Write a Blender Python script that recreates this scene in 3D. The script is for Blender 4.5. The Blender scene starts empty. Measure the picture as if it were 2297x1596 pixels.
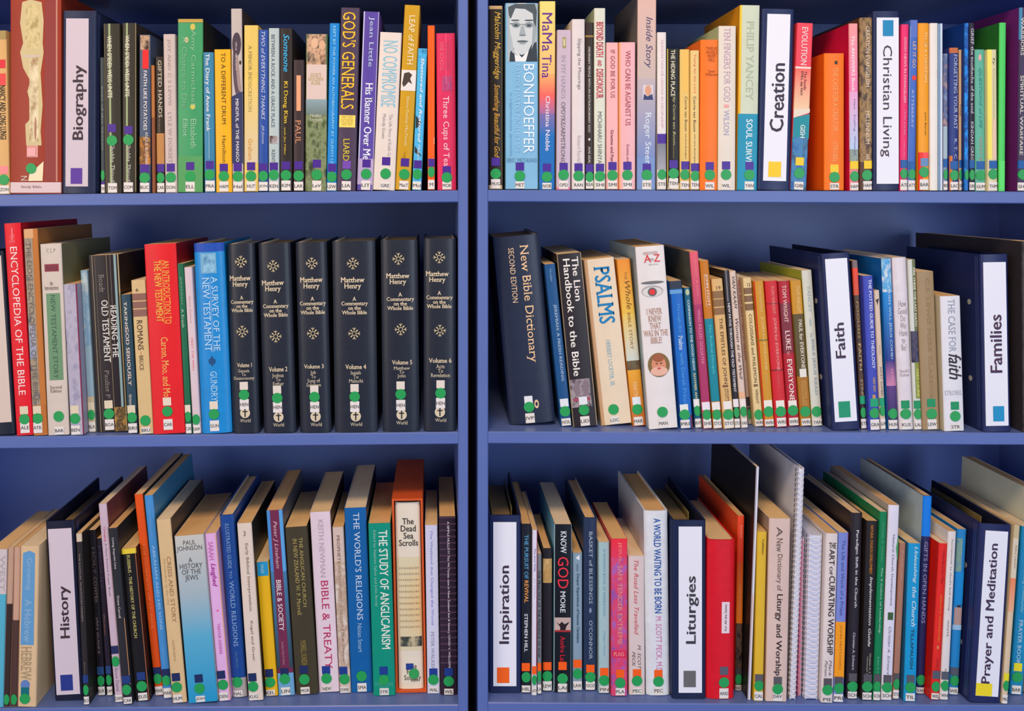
import bpy, math, random
from mathutils import Matrix, Vector
# ------------------------------------------------------------------ camera, world, lights, exposure
W, H = 2297, 1596
F, XV, YV, D = 2035.0, 975.0, 432.0, 1.13       # focal length in px, foot of the optical axis, camera distance to the shelf fronts
sc = bpy.context.scene
COL = sc.collection
cam_d = bpy.data.cameras.new('camera'); cam = bpy.data.objects.new('camera', cam_d); COL.objects.link(cam)
cam.location = (0, -D, 0); cam.rotation_euler = (math.pi/2, 0, 0)
cam_d.sensor_width = 36; cam_d.lens = F/W*36
cam_d.shift_x = (W/2-XV)/W; cam_d.shift_y = (YV-H/2)/W
sc.camera = cam
w = bpy.data.worlds.new('world'); sc.world = w; w.use_nodes = True
w.node_tree.nodes['Background'].inputs[0].default_value = (0.80, 0.78, 0.80, 1)
w.node_tree.nodes['Background'].inputs[1].default_value = 0.40
def area(name, loc, target, sx, sy, col, e):
    l = bpy.data.lights.new(name, 'AREA'); l.shape = 'RECTANGLE'; l.size = sx; l.size_y = sy; l.color = col; l.energy = e
    o = bpy.data.objects.new(name, l); COL.objects.link(o); o.location = loc
    o.rotation_euler = (Vector(target)-Vector(loc)).to_track_quat('-Z', 'Y').to_euler()
    return o
area('window_light', (-2.6, -3.3, 0.25), (0.0, 0.1, -0.2), 1.6, 1.8, (1.0, 0.89, 0.80), 68)
area('ceiling_lamp', (-0.2, -1.3, 1.5), (0.0, 0.1, -0.45), 0.5, 0.35, (1.0, 0.70, 0.42), 36)
area('right_window_light', (1.9, -3.4, 0.0), (0.45, 0.2, -0.25), 1.6, 1.8, (0.70, 0.83, 1.0), 62)
area('floor_fill', (0.5, -2.0, 1.5), (0.5, -1.9, -1.25), 1.2, 1.0, (0.75, 0.87, 1.0), 14)  # added overhead light, aimed down at the floor for its blue bounce
sc.view_settings.view_transform = 'Standard'; sc.view_settings.look = 'None'
sc.view_settings.gamma = 1; sc.view_settings.use_curve_mapping = False
sc.view_settings.exposure = -0.38

# ------------------------------------------------------------------ helpers
def lin(h):
    v = [int(h[i:i+2], 16)/255 for i in (0, 2, 4)]
    m = sum(v)/3; v = [min(1, max(0.004, m+(c-m)*1.07)) for c in v]      # inks are a little purer than they photograph
    return tuple(c/12.92 if c <= .04045 else ((c+.055)/1.055)**2.4 for c in v) + (1,)
_m = {}
def nodes(name):
    m = bpy.data.materials.new(name); m.use_nodes = True
    nt = m.node_tree; return m, nt, nt.nodes['Principled BSDF']
def mat(hexc, kind='ink'):
    k = (hexc, kind)
    if k in _m: return _m[k]
    m, nt, b = nodes(kind+'_'+hexc); c = lin(hexc); N = nt.nodes; L = nt.links
    b.inputs['Base Color'].default_value = c; b.inputs['Roughness'].default_value = .55; b.inputs['Specular IOR Level'].default_value = .32
    if kind in ('cover', 'vinyl', 'cloth', 'paint'):
        tc = N.new('ShaderNodeTexCoord'); nz = N.new('ShaderNodeTexNoise')
        nz.inputs['Scale'].default_value = {'cover': 35, 'vinyl': 60, 'cloth': 90, 'paint': 9}[kind]; nz.inputs['Detail'].default_value = 6
        mx = N.new('ShaderNodeMix'); mx.data_type = 'RGBA'
        d = {'cover': .86, 'vinyl': .85, 'cloth': .8, 'paint': .9}[kind]
        mx.inputs[6].default_value = (c[0]*d, c[1]*d, c[2]*d, 1); mx.inputs[7].default_value = tuple(min(1, x*1.05+.002) for x in c[:3])+(1,)
        L.new(tc.outputs['Object'], nz.inputs['Vector']); L.new(nz.outputs['Fac'], mx.inputs[0]); L.new(mx.outputs[2], b.inputs['Base Color'])
        b.inputs['Roughness'].default_value = {'cover': .42, 'vinyl': .38, 'cloth': .4, 'paint': .36}[kind]
        if kind != 'cover':
            bp = N.new('ShaderNodeBump'); bp.inputs['Strength'].default_value = .12 if kind != 'cloth' else .2; bp.inputs['Distance'].default_value = .001
            n2 = N.new('ShaderNodeTexNoise'); n2.inputs['Scale'].default_value = 900 if kind != 'paint' else 300
            L.new(tc.outputs['Object'], n2.inputs['Vector']); L.new(n2.outputs['Fac'], bp.inputs['Height']); L.new(bp.outputs[0], b.inputs['Normal'])
        if kind == 'cloth': b.inputs['Coat Weight'].default_value = .25; b.inputs['Coat Roughness'].default_value = .3
    elif kind == 'pages':
        tc = N.new('ShaderNodeTexCoord'); mp = N.new('ShaderNodeMapping'); mp.inputs['Scale'].default_value = (2200, 6, 6)
        nz = N.new('ShaderNodeTexNoise'); nz.inputs['Scale'].default_value = 1; nz.inputs['Detail'].default_value = 3
        mx = N.new('ShaderNodeMix'); mx.data_type = 'RGBA'
        mx.inputs[6].default_value = (c[0]*.8, c[1]*.76, c[2]*.7, 1); mx.inputs[7].default_value = tuple(min(1, x*1.12) for x in c[:3])+(1,)
        L.new(tc.outputs['Object'], mp.inputs['Vector']); L.new(mp.outputs[0], nz.inputs['Vector']); L.new(nz.outputs['Fac'], mx.inputs[0]); L.new(mx.outputs[2], b.inputs['Base Color'])
        bp = N.new('ShaderNodeBump'); bp.inputs['Strength'].default_value = .3; bp.inputs['Distance'].default_value = .0004
        L.new(nz.outputs['Fac'], bp.inputs['Height']); L.new(bp.outputs[0], b.inputs['Normal']); b.inputs['Roughness'].default_value = .85
    elif kind == 'metal': b.inputs['Metallic'].default_value = .35; b.inputs['Roughness'].default_value = .25
    elif kind == 'sticker': b.inputs['Roughness'].default_value = .4
    _m[k] = m; return m
def art_mat():
    if 'art' in _m: return _m['art']
    m, nt, b = nodes('ink_and_gloss'); a = nt.nodes.new('ShaderNodeAttribute'); a.attribute_name = 'ink'
    nt.links.new(a.outputs['Color'], b.inputs['Base Color']); b.inputs['Roughness'].default_value = .42; b.inputs['Specular IOR Level'].default_value = .35
    _m['art'] = m; return m
def noise_mat(c1, c2, c3):
    k = ('pic', c1, c2, c3)
    if k in _m: return _m[k]
    m, nt, b = nodes('print_'+c1); N = nt.nodes; L = nt.links
    tc = N.new('ShaderNodeTexCoord'); nz = N.new('ShaderNodeTexNoise'); nz.inputs['Scale'].default_value = 95; nz.inputs['Detail'].default_value = 4; nz.inputs['Roughness'].default_value = .6
    r = N.new('ShaderNodeValToRGB'); e = r.color_ramp.elements
    e[0].position = .36; e[0].color = lin(c1); e[1].position = .64; e[1].color = lin(c3); x = e.new(.5); x.color = lin(c2)
    mp = N.new('ShaderNodeMapping'); mp.inputs['Location'].default_value = (len(_m)*.37, 0, len(_m)*.11); mp.inputs['Scale'].default_value = (1, 1, .55)
    L.new(tc.outputs['Object'], mp.inputs[0]); L.new(mp.outputs[0], nz.inputs['Vector']); L.new(nz.outputs['Fac'], r.inputs[0]); L.new(r.outputs[0], b.inputs['Base Color'])
    b.inputs['Roughness'].default_value = .42; b.inputs['Specular IOR Level'].default_value = .35
    _m[k] = m; return m
def mesh(name, vs, fs, mats, parent=None, midx=None, cols=None, smooth=None):
    me = bpy.data.meshes.new(name); me.from_pydata(vs, [], fs)
    for m in mats: me.materials.append(m)
    if midx: me.polygons.foreach_set('material_index', midx)
    if smooth: me.polygons.foreach_set('use_smooth', smooth)
    if cols is not None:
        at = me.color_attributes.new('ink', 'FLOAT_COLOR', 'POINT'); at.data.foreach_set('color', [x for c in cols for x in c])
    me.update()
    o = bpy.data.objects.new(name, me); COL.objects.link(o)
    if parent: o.parent = parent
    return o
def boxvf(x0, x1, y0, y1, z0, z1):
    return ([(x, y, z) for z in (z0, z1) for y in (y0, y1) for x in (x0, x1)],
            [(0, 2, 3, 1), (4, 5, 7, 6), (0, 1, 5, 4), (2, 6, 7, 3), (0, 4, 6, 2), (1, 3, 7, 5)])
def bevbox(name, x0, x1, y0, y1, z0, z1, m, parent, r=.0012, zf=None):
    # box with chamfered long edges; zf(x) shifts z (a board that is not quite level)
    vs = []; fs = []
    for i, (dx, x) in enumerate(((0, x0), (0, x1))):
        for (y, z) in ((y0+r, z0), (y0, z0+r), (y0, z1-r), (y0+r, z1), (y1, z1), (y1, z0)):
            vs.append((x, y, z+(zf(x) if zf else 0)))
    for k in range(6): fs.append((k, (k+1) % 6, 6+(k+1) % 6, 6+k))
    fs += [tuple(range(6))[::-1], tuple(range(6, 12))]
    return mesh(name, vs, fs, [m], parent)
def vbox(name, x0, x1, y0, y1, z0, z1, m, parent, r=.0012):
    vs = []; fs = []
    for z in (z0, z1):
        for (x, y) in ((x0, y0+r), (x0+r, y0), (x1-r, y0), (x1, y0+r), (x1, y1), (x0, y1)): vs.append((x, y, z))
    for k in range(6): fs.append((k, (k+1) % 6, 6+(k+1) % 6, 6+k))
    fs += [tuple(range(6))[::-1], tuple(range(6, 12))]
    return mesh(name, vs, fs, [m], parent)
def tag(o, label=None, cat=None, group=None, kind=None):
    for k, v in (('label', label), ('category', cat), ('group', group), ('kind', kind)):
        if v: o[k] = v
def PX(u, Y=0.0): return (u-XV)/F*(D+Y)
def PZ(v, Y=0.0): return (YV-v)/F*(D+Y)

# ------------------------------------------------------------------ the two bookcases and the wall
# shelf front top edge in the photograph: y at two x, for left and right unit
EDGE = {'TL': ((0, 437), (1028, 427)), 'ML': ((0, 980.5), (1028, 970)), 'BL': ((0, 1591), (1028, 1582)),
        'TR': ((1095, 426), (2297, 430)), 'MR': ((1095, 969), (2297, 972)), 'BR': ((1095, 1577), (2297, 1584))}
def shelf_z(sec, X):
    (xa, ya), (xb, yb) = EDGE[sec]; px = XV+F*X/D
    return PZ(ya+(yb-ya)*(px-xa)/(xb-xa))
UD, TH = 0.285, 0.0150
paint = mat('6074b0', 'paint')
XI = {'L': (PX(1027.5)-.81, PX(1027.5)), 'R': (PX(1095), PX(1095)+.81)}
XO = {'L': (PX(1027.5)-.8225, PX(1050)), 'R': (PX(1071), PX(1095)+.8225)}
for s, lab in (('L', 'blue painted bookcase holding the sections from biography to history, left one'),
               ('R', 'blue painted bookcase holding creation, faith and liturgy sections, right one')):
    bc = bpy.data.objects.new('bookcase', None); COL.objects.link(bc); bc.location = (sum(XO[s])/2, 0, -1.25)
    tag(bc, lab, 'bookcase', 'pair of blue bookcases')
    ox, oz = bc.location.x, 1.25
    a, b = XI[s]; A, B = XO[s]
    vbox('side_panel', A-ox, a-ox, -.0015, UD, 0, 2.05, paint, bc)
    vbox('side_panel', b-ox, B-ox, -.0015, UD, 0, 2.05, paint, bc)
    bx = mesh('back_panel', *boxvf(a-ox, b-ox, UD-.006, UD, .05, 2.04), [paint], bc)
    tops = {'T': 0, 'M': 0, 'B': 0}
    for r in 'TMB':
        bevbox('shelf', a-ox, b-ox, 0, UD-.006, -TH, 0, paint, bc, zf=lambda x, r=r: shelf_z(r+s, x+ox)+oz)
    up = PZ(-39)
    bevbox('shelf', a-ox, b-ox, 0, UD-.006, 0, TH, paint, bc, zf=lambda x: up+oz)
    bevbox('shelf', a-ox, b-ox, 0, UD-.006, 0, TH, paint, bc, zf=lambda x: .55+oz)
    bevbox('shelf', a-ox, b-ox, 0, UD-.006, 0, TH, paint, bc, zf=lambda x: -1.0+oz)
    bevbox('top_board', a-ox, b-ox, 0, UD-.006, 2.05-TH, 2.05, paint, bc)
    bevbox('plinth', a-ox, b-ox, .02, .04, 0, .08, paint, bc)
wl = mesh('wall_back', *boxvf(-2.6, 2.8, .292, .34, -1.25, 1.6), [mat('b0703c', 'paint')]); tag(wl, kind='structure')
fl = mesh('floor', *boxvf(-2.6, 2.8, -3.2, .34, -1.3, -1.25), [mat('2c5cc0', 'paint')]); tag(fl, kind='structure')

# ------------------------------------------------------------------ lettering
def font_mesh_cache(jobs):
    obs = {}
    for key in jobs:
        txt, st = key
        cu = bpy.data.curves.new('t', 'FONT'); cu.body = txt.replace('/', '\n') if 'h' in st else txt; cu.resolution_u = 2; cu.size = 1
        if 'i' in st: cu.shear = .3
        if 'h' in st: cu.align_x = 'CENTER'; cu.space_line = .82
        o = bpy.data.objects.new('t', cu); COL.objects.link(o); obs[key] = o
    dg = bpy.context.evaluated_depsgraph_get(); dg.update(); out = {}
    for key, o in obs.items():
        ev = o.evaluated_get(dg); me = ev.to_mesh()
        vs = [(v.co.x, v.co.y, 0) for v in me.vertices]; l_ = 0; fs = [tuple(p.vertices) for p in me.polygons]
        ev.to_mesh_clear()
        if 's' in key[1]:      # small slab serifs on the flat ends of the stems
            cnt = {}
            for p in fs:
                for i in range(len(p)):
                    e = tuple(sorted((p[i], p[(i+1) % len(p)]))); cnt.setdefault(e, []).append(p)
            add = []
            for (i, j), ps in cnt.items():
                if len(ps) != 1: continue
                (xa, ya, _), (xb, yb, _) = vs[i], vs[j]; ln = abs(xa-xb)
                if abs(ya-yb) < .004 and .045 < ln < .2:
                    cy = sum(vs[q][1] for q in ps[0])/len(ps[0]); up = 1 if cy > ya else -1
                    add.append((min(xa, xb)-.055, max(xa, xb)+.055, ya, ya+up*.035))
            for (xa, xb, ya, yb) in add:
                n = len(vs); vs += [(xa, ya, 1e-5), (xb, ya, 1e-5), (xb, yb, 1e-5), (xa, yb, 1e-5)]; fs.append((n, n+1, n+2, n+3))
        if 'b' in key[1] or 'u' in key[1]:      # heavier strokes: the same glyphs again, a hair to either side
            n0, v0, f0 = len(vs), vs, fs; q = .016 if 'b' in key[1] else .02
            for dx, dy in ((-q, 0), (q, 0), (0, q*.4), (0, -q*.4)):
                n = len(vs); l_ += 2e-5; vs = vs+[(x+dx, y+dy, l_) for x, y, _ in v0]; fs = fs+[tuple(i+n for i in p) for p in f0]
        if vs:
            xs = [v[0] for v in vs]; ys = [v[1] for v in vs]
            x0, x1, y0, y1 = min(xs), max(xs), min(ys), max(ys)
            vs = [((x-x0)/max(1e-6, x1-x0), (y-y0)/max(1e-6, y1-y0), l) for x, y, l in vs]
        out[key] = (vs, fs, (x1-x0)/max(1e-6, y1-y0) if vs else 1)
    for o in obs.values():
        c = o.data; bpy.data.objects.remove(o); bpy.data.curves.remove(c)
    return out
DATA = r'''
@A 0 0 3.395 TL 4c2c8e
-45 46 235 -20 74 1475|p|e0b476|tan paperback at the far left end of the top shelf, red labels on its spine|ZON 1290 1365 1408 .6 f09090|B 455 520 .2 .9 d82838;B 560 650 .3 .9 e04848;T 650 1060 .35 .85 2a2018 b NANCY AND LONG LUNGI;B 235 300 0 1 a89058
60 465 -60 75 462 1478|p d=.17|9c3820|thick glossy red-brown study book with a pale statue printed on its spine|- 1160 1285 - .42 f0b0b0|B -60 1385 .68 .9 8c3430;B -60 1385 .9 .93 c08878;Y d0c090 .24,20 .4,0 .62,20 .66,160 .64,330 .66,400 .6,560 .64,800 .6,1000 .62,1110 .32,1110 .3,950 .42,900 .38,760 .34,700 .4,620 .26,520 .2,400 .26,330 .2,180;P 40 380 .3 .58 a89860 dccc98 c4b47c;P 420 1080 .38 .56 a88860 d8c8a0 ece0b8;E 430 .42 10 .2 d0c0b0;E 980 .5 90 .02 a87860;B 1110 1200 .33 .55 d89a90;Y f0e4c0 .38,1330 .66,1230 .64,1380 .36,1380;T 1340 1380 .22 .34 e0d0c0 - N;B 1390 1470 0 1 dcc8cc;T 1415 1440 .22 .62 704848 h Study Bible
475 735 85 470 728 1478|b cd=500,675,145,1425,505,672|26304e|navy ring binder lettered Biography with purple square, top left shelf|-|T 500 1070 .32 .73 40323c u Biography;B 1285 1405 .27 .61 5a349a
762 790 440 768 800 1478|p|40484c|very thin grey booklet between the Biography binder and a black book|TOM 1420 1340 1410 .5|T 660 1150 .3 .7 a0a8a0 - lives of the Queen
785 918 182 805 928 1478|p|38342a|black paperback lettered with spider webs, first of two copies|TOM 980 1075 1400 .45|B 182 1400 .3 .42 a0b080;T 275 750 .22 .5 e8e4cc b WHEN SPIDER WEBS UNITE;T 1100 1400 .35 .6 d0d0c0 i Shobha Thirudi;B 182 1470 .02 .05 a09068
922 1045 182 930 1035 1478|p|38342a|black paperback lettered with spider webs, second copy, nearer the red cap book|COM 1000 1075 1400 .45|B 182 1400 .28 .4 a0b080;T 275 745 .22 .52 e8e4cc b WHEN SPIDER WEBS UNITE;T 1100 1400 .35 .6 d0d0c0 i Shobha Thirudi;B 182 1470 .93 .97 a09068
1058 1148 270 1060 1150 1475|p|4c5a74|slim blue paperback about potatoes with a red label above the title|BUC 1290 1362 1400|P 275 385 .1 .95 382820 c8a888 806048;B 385 530 .3 .85 e82828;T 545 1000 .4 .72 e8e4e0 b FAITH LIKE POTATOES;P 1050 1260 0 1 c08030 604028 d8a050;T 1010 1260 .55 .8 e8e0d8 - ANGUS BUCHAN
1150 1174 500 1155 1186 1475|p|8c5230|narrow brown booklet squeezed beside the potato book|-|B 500 900 0 1 b07038
1180 1240 435 1190 1256 1475|p|342a20|dark brown paperback about gifted hands with a tan foot|CAR 1285 1360 1400|T 462 900 .35 .8 d8d0b8 - GIFTED HANDS;T 910 1010 .3 .6 908068 - the story of;B 1020 1260 0 1 bc8850
1242 1335 262 1258 1352 1478|p|d2c2bc|pale pinkish white paperback with widely spaced silver capitals|DON 1285 1360 1400|T 300 810 .3 .62 a89c98 - JOY AND C S LEWIS;T 860 1250 .32 .62 a89c98 - LYLE W DORSET
@B 350 0 3.395 TL 4c2c8e
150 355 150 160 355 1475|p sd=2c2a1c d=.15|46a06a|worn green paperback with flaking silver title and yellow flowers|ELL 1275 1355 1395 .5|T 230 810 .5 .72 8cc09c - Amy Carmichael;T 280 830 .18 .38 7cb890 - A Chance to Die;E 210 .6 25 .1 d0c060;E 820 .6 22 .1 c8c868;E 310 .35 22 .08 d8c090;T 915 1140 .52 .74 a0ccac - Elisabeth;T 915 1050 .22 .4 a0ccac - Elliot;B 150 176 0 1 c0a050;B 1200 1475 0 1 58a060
358 437 400 368 450 1475|p|4088ac|small blue paperback with a white diary title|PRA 1265 1340 1385 .55|T 410 1010 .15 .62 e8ecec b The Diary of Anne Frank;B 1010 1220 .46 .52 a0c0d0
441 567 378 455 581 1473|p|f2b822|bright yellow-orange paperback about a different drum|HAM 1285 1350 1390|T 405 950 .42 .68 584018 - TO A DIFFERENT DRUM;T 1040 1245 .42 .66 685020 - Hamilton
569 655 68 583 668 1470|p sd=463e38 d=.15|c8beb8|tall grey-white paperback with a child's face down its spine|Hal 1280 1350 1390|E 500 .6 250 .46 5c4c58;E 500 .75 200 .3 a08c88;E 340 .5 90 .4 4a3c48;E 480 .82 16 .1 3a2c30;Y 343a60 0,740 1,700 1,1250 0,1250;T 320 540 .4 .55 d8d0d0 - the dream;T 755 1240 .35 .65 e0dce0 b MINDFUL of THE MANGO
662 776 198 669 777 1468|p|e8cc70|pale yellow paperback on a minor indiscretion|HUT 1275 1350 1390|G 600 1250 0 1 e8cc70 dccca8;T 350 860 .3 .55 a09058 - A MINOR INDISCRETION;T 1065 1230 .3 .6 d09030 - Graham
778 850 232 780 854 1468|p|2c52a2|narrow royal blue paperback giving thanks in white italics|JON 1285 1350 1395|T 245 920 .3 .68 d0d8ec i TWO of EVERYTHING THANKS;T 960 1105 .3 .6 d0d8ec i Jill Jones
854 936 220 858 937 1470|p|bccccc|pale grey-blue paperback with a rock and a bird picture near its foot|KEN 1280 1345 1395|T 268 980 .25 .58 506068 - BETWEEN A ROCK AND A GRACE PLACE;P 1045 1105 .1 .95 5a4440 a8a0a0 c8c8c8;T 1150 1250 .3 .6 586068 - KENT
940 1040 222 942 1038 1466|p|2c2422|black paperback with blue brush script and yellow author line|KIM 1270 1345 1385|T 265 555 .3 .75 3cb0e0 ib Someone;T 625 950 .25 .65 e0c040 b Ki Dong Kim;T 975 1190 .3 .5 c8b040 b with Jim Miller
1043 1125 462 1045 1127 1462|p|3c2e30|short dark plum paperback with a pale orange bar above its title|LAR 1265 1345 1390|B 580 850 .3 .7 f0a880;T 920 1100 .2 .7 d09068 - PAUL
1137 1310 262 1137 1295 1460|p d=.14|687850|paperback with a family photo at the top and green hills below|LeV 1250 1335 1380 .55|P 265 495 .05 .92 503830 d8b090 3a4038;E 330 .42 40 .16 e0b898;E 345 .75 36 .15 d8b090;B 495 760 .04 .97 dcc8c0;T 560 650 .12 .82 a89848 h GOD'S/GOLDEN/ACRE;G 760 880 0 1 90a8b0 708078;P 880 1460 0 1 506038 88946c 38442c;T 870 935 .2 .8 d0d0c0 h Heather/Reynolds
@C 700 0 3.395 TL 4c2c8e
135 210 180 110 188 1458|p|0e8ad8|narrow sky blue paperback about being kept by the power|LEW 1280 1350 1395|T 200 1250 .36 .62 98d4f0 b KEPT BY THE POWER AN AUTOBIOGRAPHY BY GLENYS LE
218 366 62 189 330 1458|p d=.15|4c3c54|aubergine paperback with tall golden capitals about generals|LIA 1260 1335 1385 .5 7a50b0|T 95 835 .12 .82 f0c030 - GOD'S GENERALS;B 882 975 .05 .9 f0dc70;T 885 960 .15 .8 b8a040 h WHY THEY/SUCCEEDED/AND WHY;T 1060 1230 .3 .62 d8c840 - LIARD
388 518 92 341 462 1445|p d=.15|5c48a4|plastic-wrapped purple book with its white title on a banner|LIT 1240 1320 1370 .55|B 92 1205 .03 .1 d0d4f0;T 130 510 .35 .7 b8c8e0 - Jean Little;T 630 1215 .3 .78 ecf0fc b His Banner Over Me;B 1205 1400 0 1 b8a8cc;B 92 1445 .93 .97 c8c0e0
516 685 250 463 628 1450|p|eadfd6|cream paperback with thin pale blue capitals on no compromise|GRE 1230 1325 1385 .55|T 310 815 .18 .85 90c8dc - NO COMPROMISE;T 870 1240 .55 .75 b0a8a4 - The Life Story of Keith Green;T 870 1060 .25 .45 a8a09c - Melody Green
705 825 42 632 750 1445|p d=.15|cc9e1a|tall mustard paperback with a leaping figure in a white square|MacT 1235 1325 1375 .55|T 118 495 .35 .72 f0e8c8 - LEAP of FAITH;B 535 692 .02 .98 e8e4e0;Y 483c34 .1,640 .2,560 .5,550 .72,570 .6,600 .75,640 .5,625 .35,650 .2,665;T 735 1110 .4 .62 f0e4b0 - Shona Dunlop MacTavish;T 1160 1230 .4 .6 a88018 - Longacre
808 877 372 760 832 1445|p|50b8e8|short turquoise paperback with a shattered pattern|Mcl 1250 1325 1380|P 380 440 0 1 388cc0 50b8e8 206890;T 440 1085 .4 .72 f0f8f8 ib Shattered and Restored;Y 303840 .05,880 .7,930 .5,960 .1,980;Y 303840 .1,1110 .9,1190 .1,1160;T 1100 1220 .4 .7 e0f0f0 i Mckern
881 932 200 879 936 1445|p|f4640e|thin plain orange paperback near the right end of its shelf|M 1240 1310 1370 .6|B 1050 1100 .88 .95 f0d0b0
945 1088 255 954 1100 1440|p|dc3464|pink-red paperback with a white title about cups of tea|MOR 1290 1345 1375 .5|T 320 530 .5 .72 c85070 - ONE MAN'S MISSION;T 320 540 .2 .4 f07890 - ONE SCHOOL;P 580 690 .3 .8 405090 c04070 6878b0;T 730 1260 .25 .65 f4d4dc - Three Cups of Tea;B 255 640 .5 .52 f080a0
@D 1080 0 3.395 TR 4a2c94
60 165 50 56 160 1425|p|1e1610|black book with swirling golden script at the left end of its shelf|MUG 1220 1310 1350 .5|T 95 600 .3 .85 d8b048 i Malcolm Muggeridge;T 640 1190 .28 .8 e0a840 i Something Beautiful for God;B 50 75 0 1 c0a070;B 1395 1425 0 1 b8a880;B 75 1390 .95 .99 a08c60
178 436 30 186 428 1428|p d=.155|86bee0|wide light blue paperback with a grey portrait of a bespectacled man|MET 1258 1330 1370 .44|B 35 470 .06 .98 aab8be;Y 333b44 .12,470 .14,400 .3,360 .7,360 .95,320 .98,470;Y e8ecec .3,470 .26,370 .5,440 .72,380 .62,470;E 215 .5 205 .38 ccd4d6;Y 4c565c .1,120 .08,60 .3,36 .9,36 .96,90 .93,240 .86,200 .84,110 .6,75 .3,70 .16,150;Y 9aa6ac .85,170 .95,220 .88,330 .8,380;Y b4bec2 .12,200 .2,300 .25,380 .4,430 .2,400;E 195 .32 22 .13 8a979d;E 195 .72 22 .13 8a979d;E 198 .32 9 .07 3c464c;E 198 .72 9 .07 3c464c;E 186 .18 3 .05 30383c;E 160 .3 6 .13 566066;E 160 .72 6 .14 566066;B 188 192 .42 .6 6c777c;Y a2adb2 .48,200 .56,200 .62,270 .42,270;E 318 .52 8 .17 5c666c;E 332 .52 6 .1 98a4a8;E 272 .52 5 .1 727d82;T 490 1160 .55 .88 e4f4fc - BONHOEFFER;T 495 1155 .3 .44 a4d4f0 - PASTOR MARTYR PROPHET SPY;T 1195 1225 .04 .96 6898b4 h ERIC METAXAS;T 700 1180 .12 .2 7ab2d4 - a righteous gentile
440 568 12 440 555 1432|p|f2dc88|tall yellow-to-blue paperback with a hand-brushed purple title|NOB 1265 1335 1380|G 12 560 0 1 f0dc80 f4c078;G 560 720 0 1 f4b070 f06860;G 720 860 0 1 f06860 a070a0;G 860 1020 0 1 8070a8 2070b8;B 1020 1432 0 1 1c70b8;T 100 390 .15 .8 5c2c90 - MaMa;T 415 590 .15 .75 5c2c90 - Tina;T 725 1140 .4 .68 e8e0f0 b Christina Noble
576 687 230 571 678 1438|p|ccbccc|lilac-grey paperback with faint capitals and a tiny gold stamp|OPD 1265 1325 1370|B 285 368 .38 .62 a09868;B 300 350 .44 .56 d8d0a0;T 420 750 .3 .6 b0a4b0 - IN MY HANDS;T 775 1240 .3 .6 706468 - OPDYKE/ARMSTRONG;B 1420 1438 0 1 e080a0
689 789 152 690 787 1442|p|e6dede|white paperback about slipping moorings|RAN 1275 1340 1380|T 298 685 .38 .72 807878 - Slipping the Moorings;T 1035 1240 .4 .7 c0b4b4 - Richard Randall
791 856 178 791 854 1440|p|342824|narrow dark brown paperback about ordinary people, thin gold line above title|REA 1280 1345 1370 .7|B 275 288 0 1 a08040;T 360 1010 .35 .6 d8d4cc b ORDINARY PEOPLE WITH AN EXTRAORDINARY GOD;E 1062 .48 10 .12 e0dcd4;T 1115 1245 .35 .6 d8d4cc b AVIS REAL
865 948 68 858 945 1445|p sd=b8c4a4 d=.15|dfe4d4|pale green-white paperback with crimson capitals about death and dishonour|SHI 1280 1345 1380|T 172 440 .18 .8 cc3048 b BEYOND DEATH;T 460 510 .3 .65 cc3048 b AND;T 530 755 .18 .8 cc3048 b DISHONOUR;T 855 1250 .3 .68 6c7068 - MICHIHARU SHINYA
950 1043 330 951 1045 1442|p|f2bcbc|shell pink paperback beside its orange-edged twin, shorter red title|SMI 1265 1335 1375|T 385 750 .35 .7 a04858 - IF GOD BE FOR US;T 990 1240 .35 .6 904858 b Graeme and Pam;B 330 1442 .93 1 f0a070
1047 1175 328 1048 1172 1445|p|f2bcc0|wider pink paperback with an orange left edge|SMI 1265 1335 1375|B 328 1442 0 .08 f8b070;T 390 960 .38 .7 a84858 - WHO CAN BE AGAINST US;T 1100 1235 .45 .62 905060 - Graeme and
1190 1333 -40 1182 1325 1445|p sd=746e70 d=.15|c8b8b8|tallest pale paperback with an italic handwritten title and a tiny portrait|STE 1275 1330 1370 .53|G -40 600 0 1 dcb8ac c8b8b0;G 600 1200 0 1 c0b4b8 7c90c0;B 1200 1445 0 1 7c98c8;T 130 520 .35 .8 504870 i Inside Story;B 648 760 .3 .85 d8d0d8;E 690 .58 40 .17 d8a080;Y 303c68 .32,760 .36,715 .55,735 .8,715 .85,760;T 855 1250 .35 .75 e0ecf8 - Roger Steer
@E 1440 0 3.395 TR 4a2c94
116 184 252 118 186 1450|p|ebe7e4|narrow white paperback with a pale pink title and a dark grey foot|STE 1062 1335 1370 .5|T 310 980 .4 .65 e0b0c0 - HUDSON TAYLOR LESSONS IN DISCIPLESHIP;G 1100 1300 0 1 7c808c a8a8b0;B 1025 1100 0 1 5838a0
192 288 378 194 286 1448|p|1e1a16|battered black paperback with white block capitals and yellow worn edges|TEN 1255 1325 1360|B 378 1448 0 .06 d0c060;T 385 740 .28 .62 e8e4c8 b THE HIDING PLACE;T 745 1110 .4 .66 d0c890 i by Corrie ten Boom;B 1110 1210 .48 .52 908040;P 1400 1448 0 1 c0a888 d8c8a8 6a5a48
291 367 382 289 366 1450|p|e8c878|small yellow paperback with no title showing above the author|TEN 1265 1335 1385 .6|B 382 710 .3 .8 ecc060;T 740 1005 .5 .75 504438 - Corrie ten Boom;T 1020 1220 .5 .68 605040 - with Jamie Buckingham
370 438 390 368 438 1450|p|eccf88|small yellow paperback whose title is in thin red letters|TEN 1280 1345 1380|T 418 712 .3 .6 e07060 - Tramp for the Lord;T 740 1010 .3 .6 504438 - Corrie ten Boom;T 1025 1250 .35 .55 605040 - with Jamie Buckingham
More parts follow.
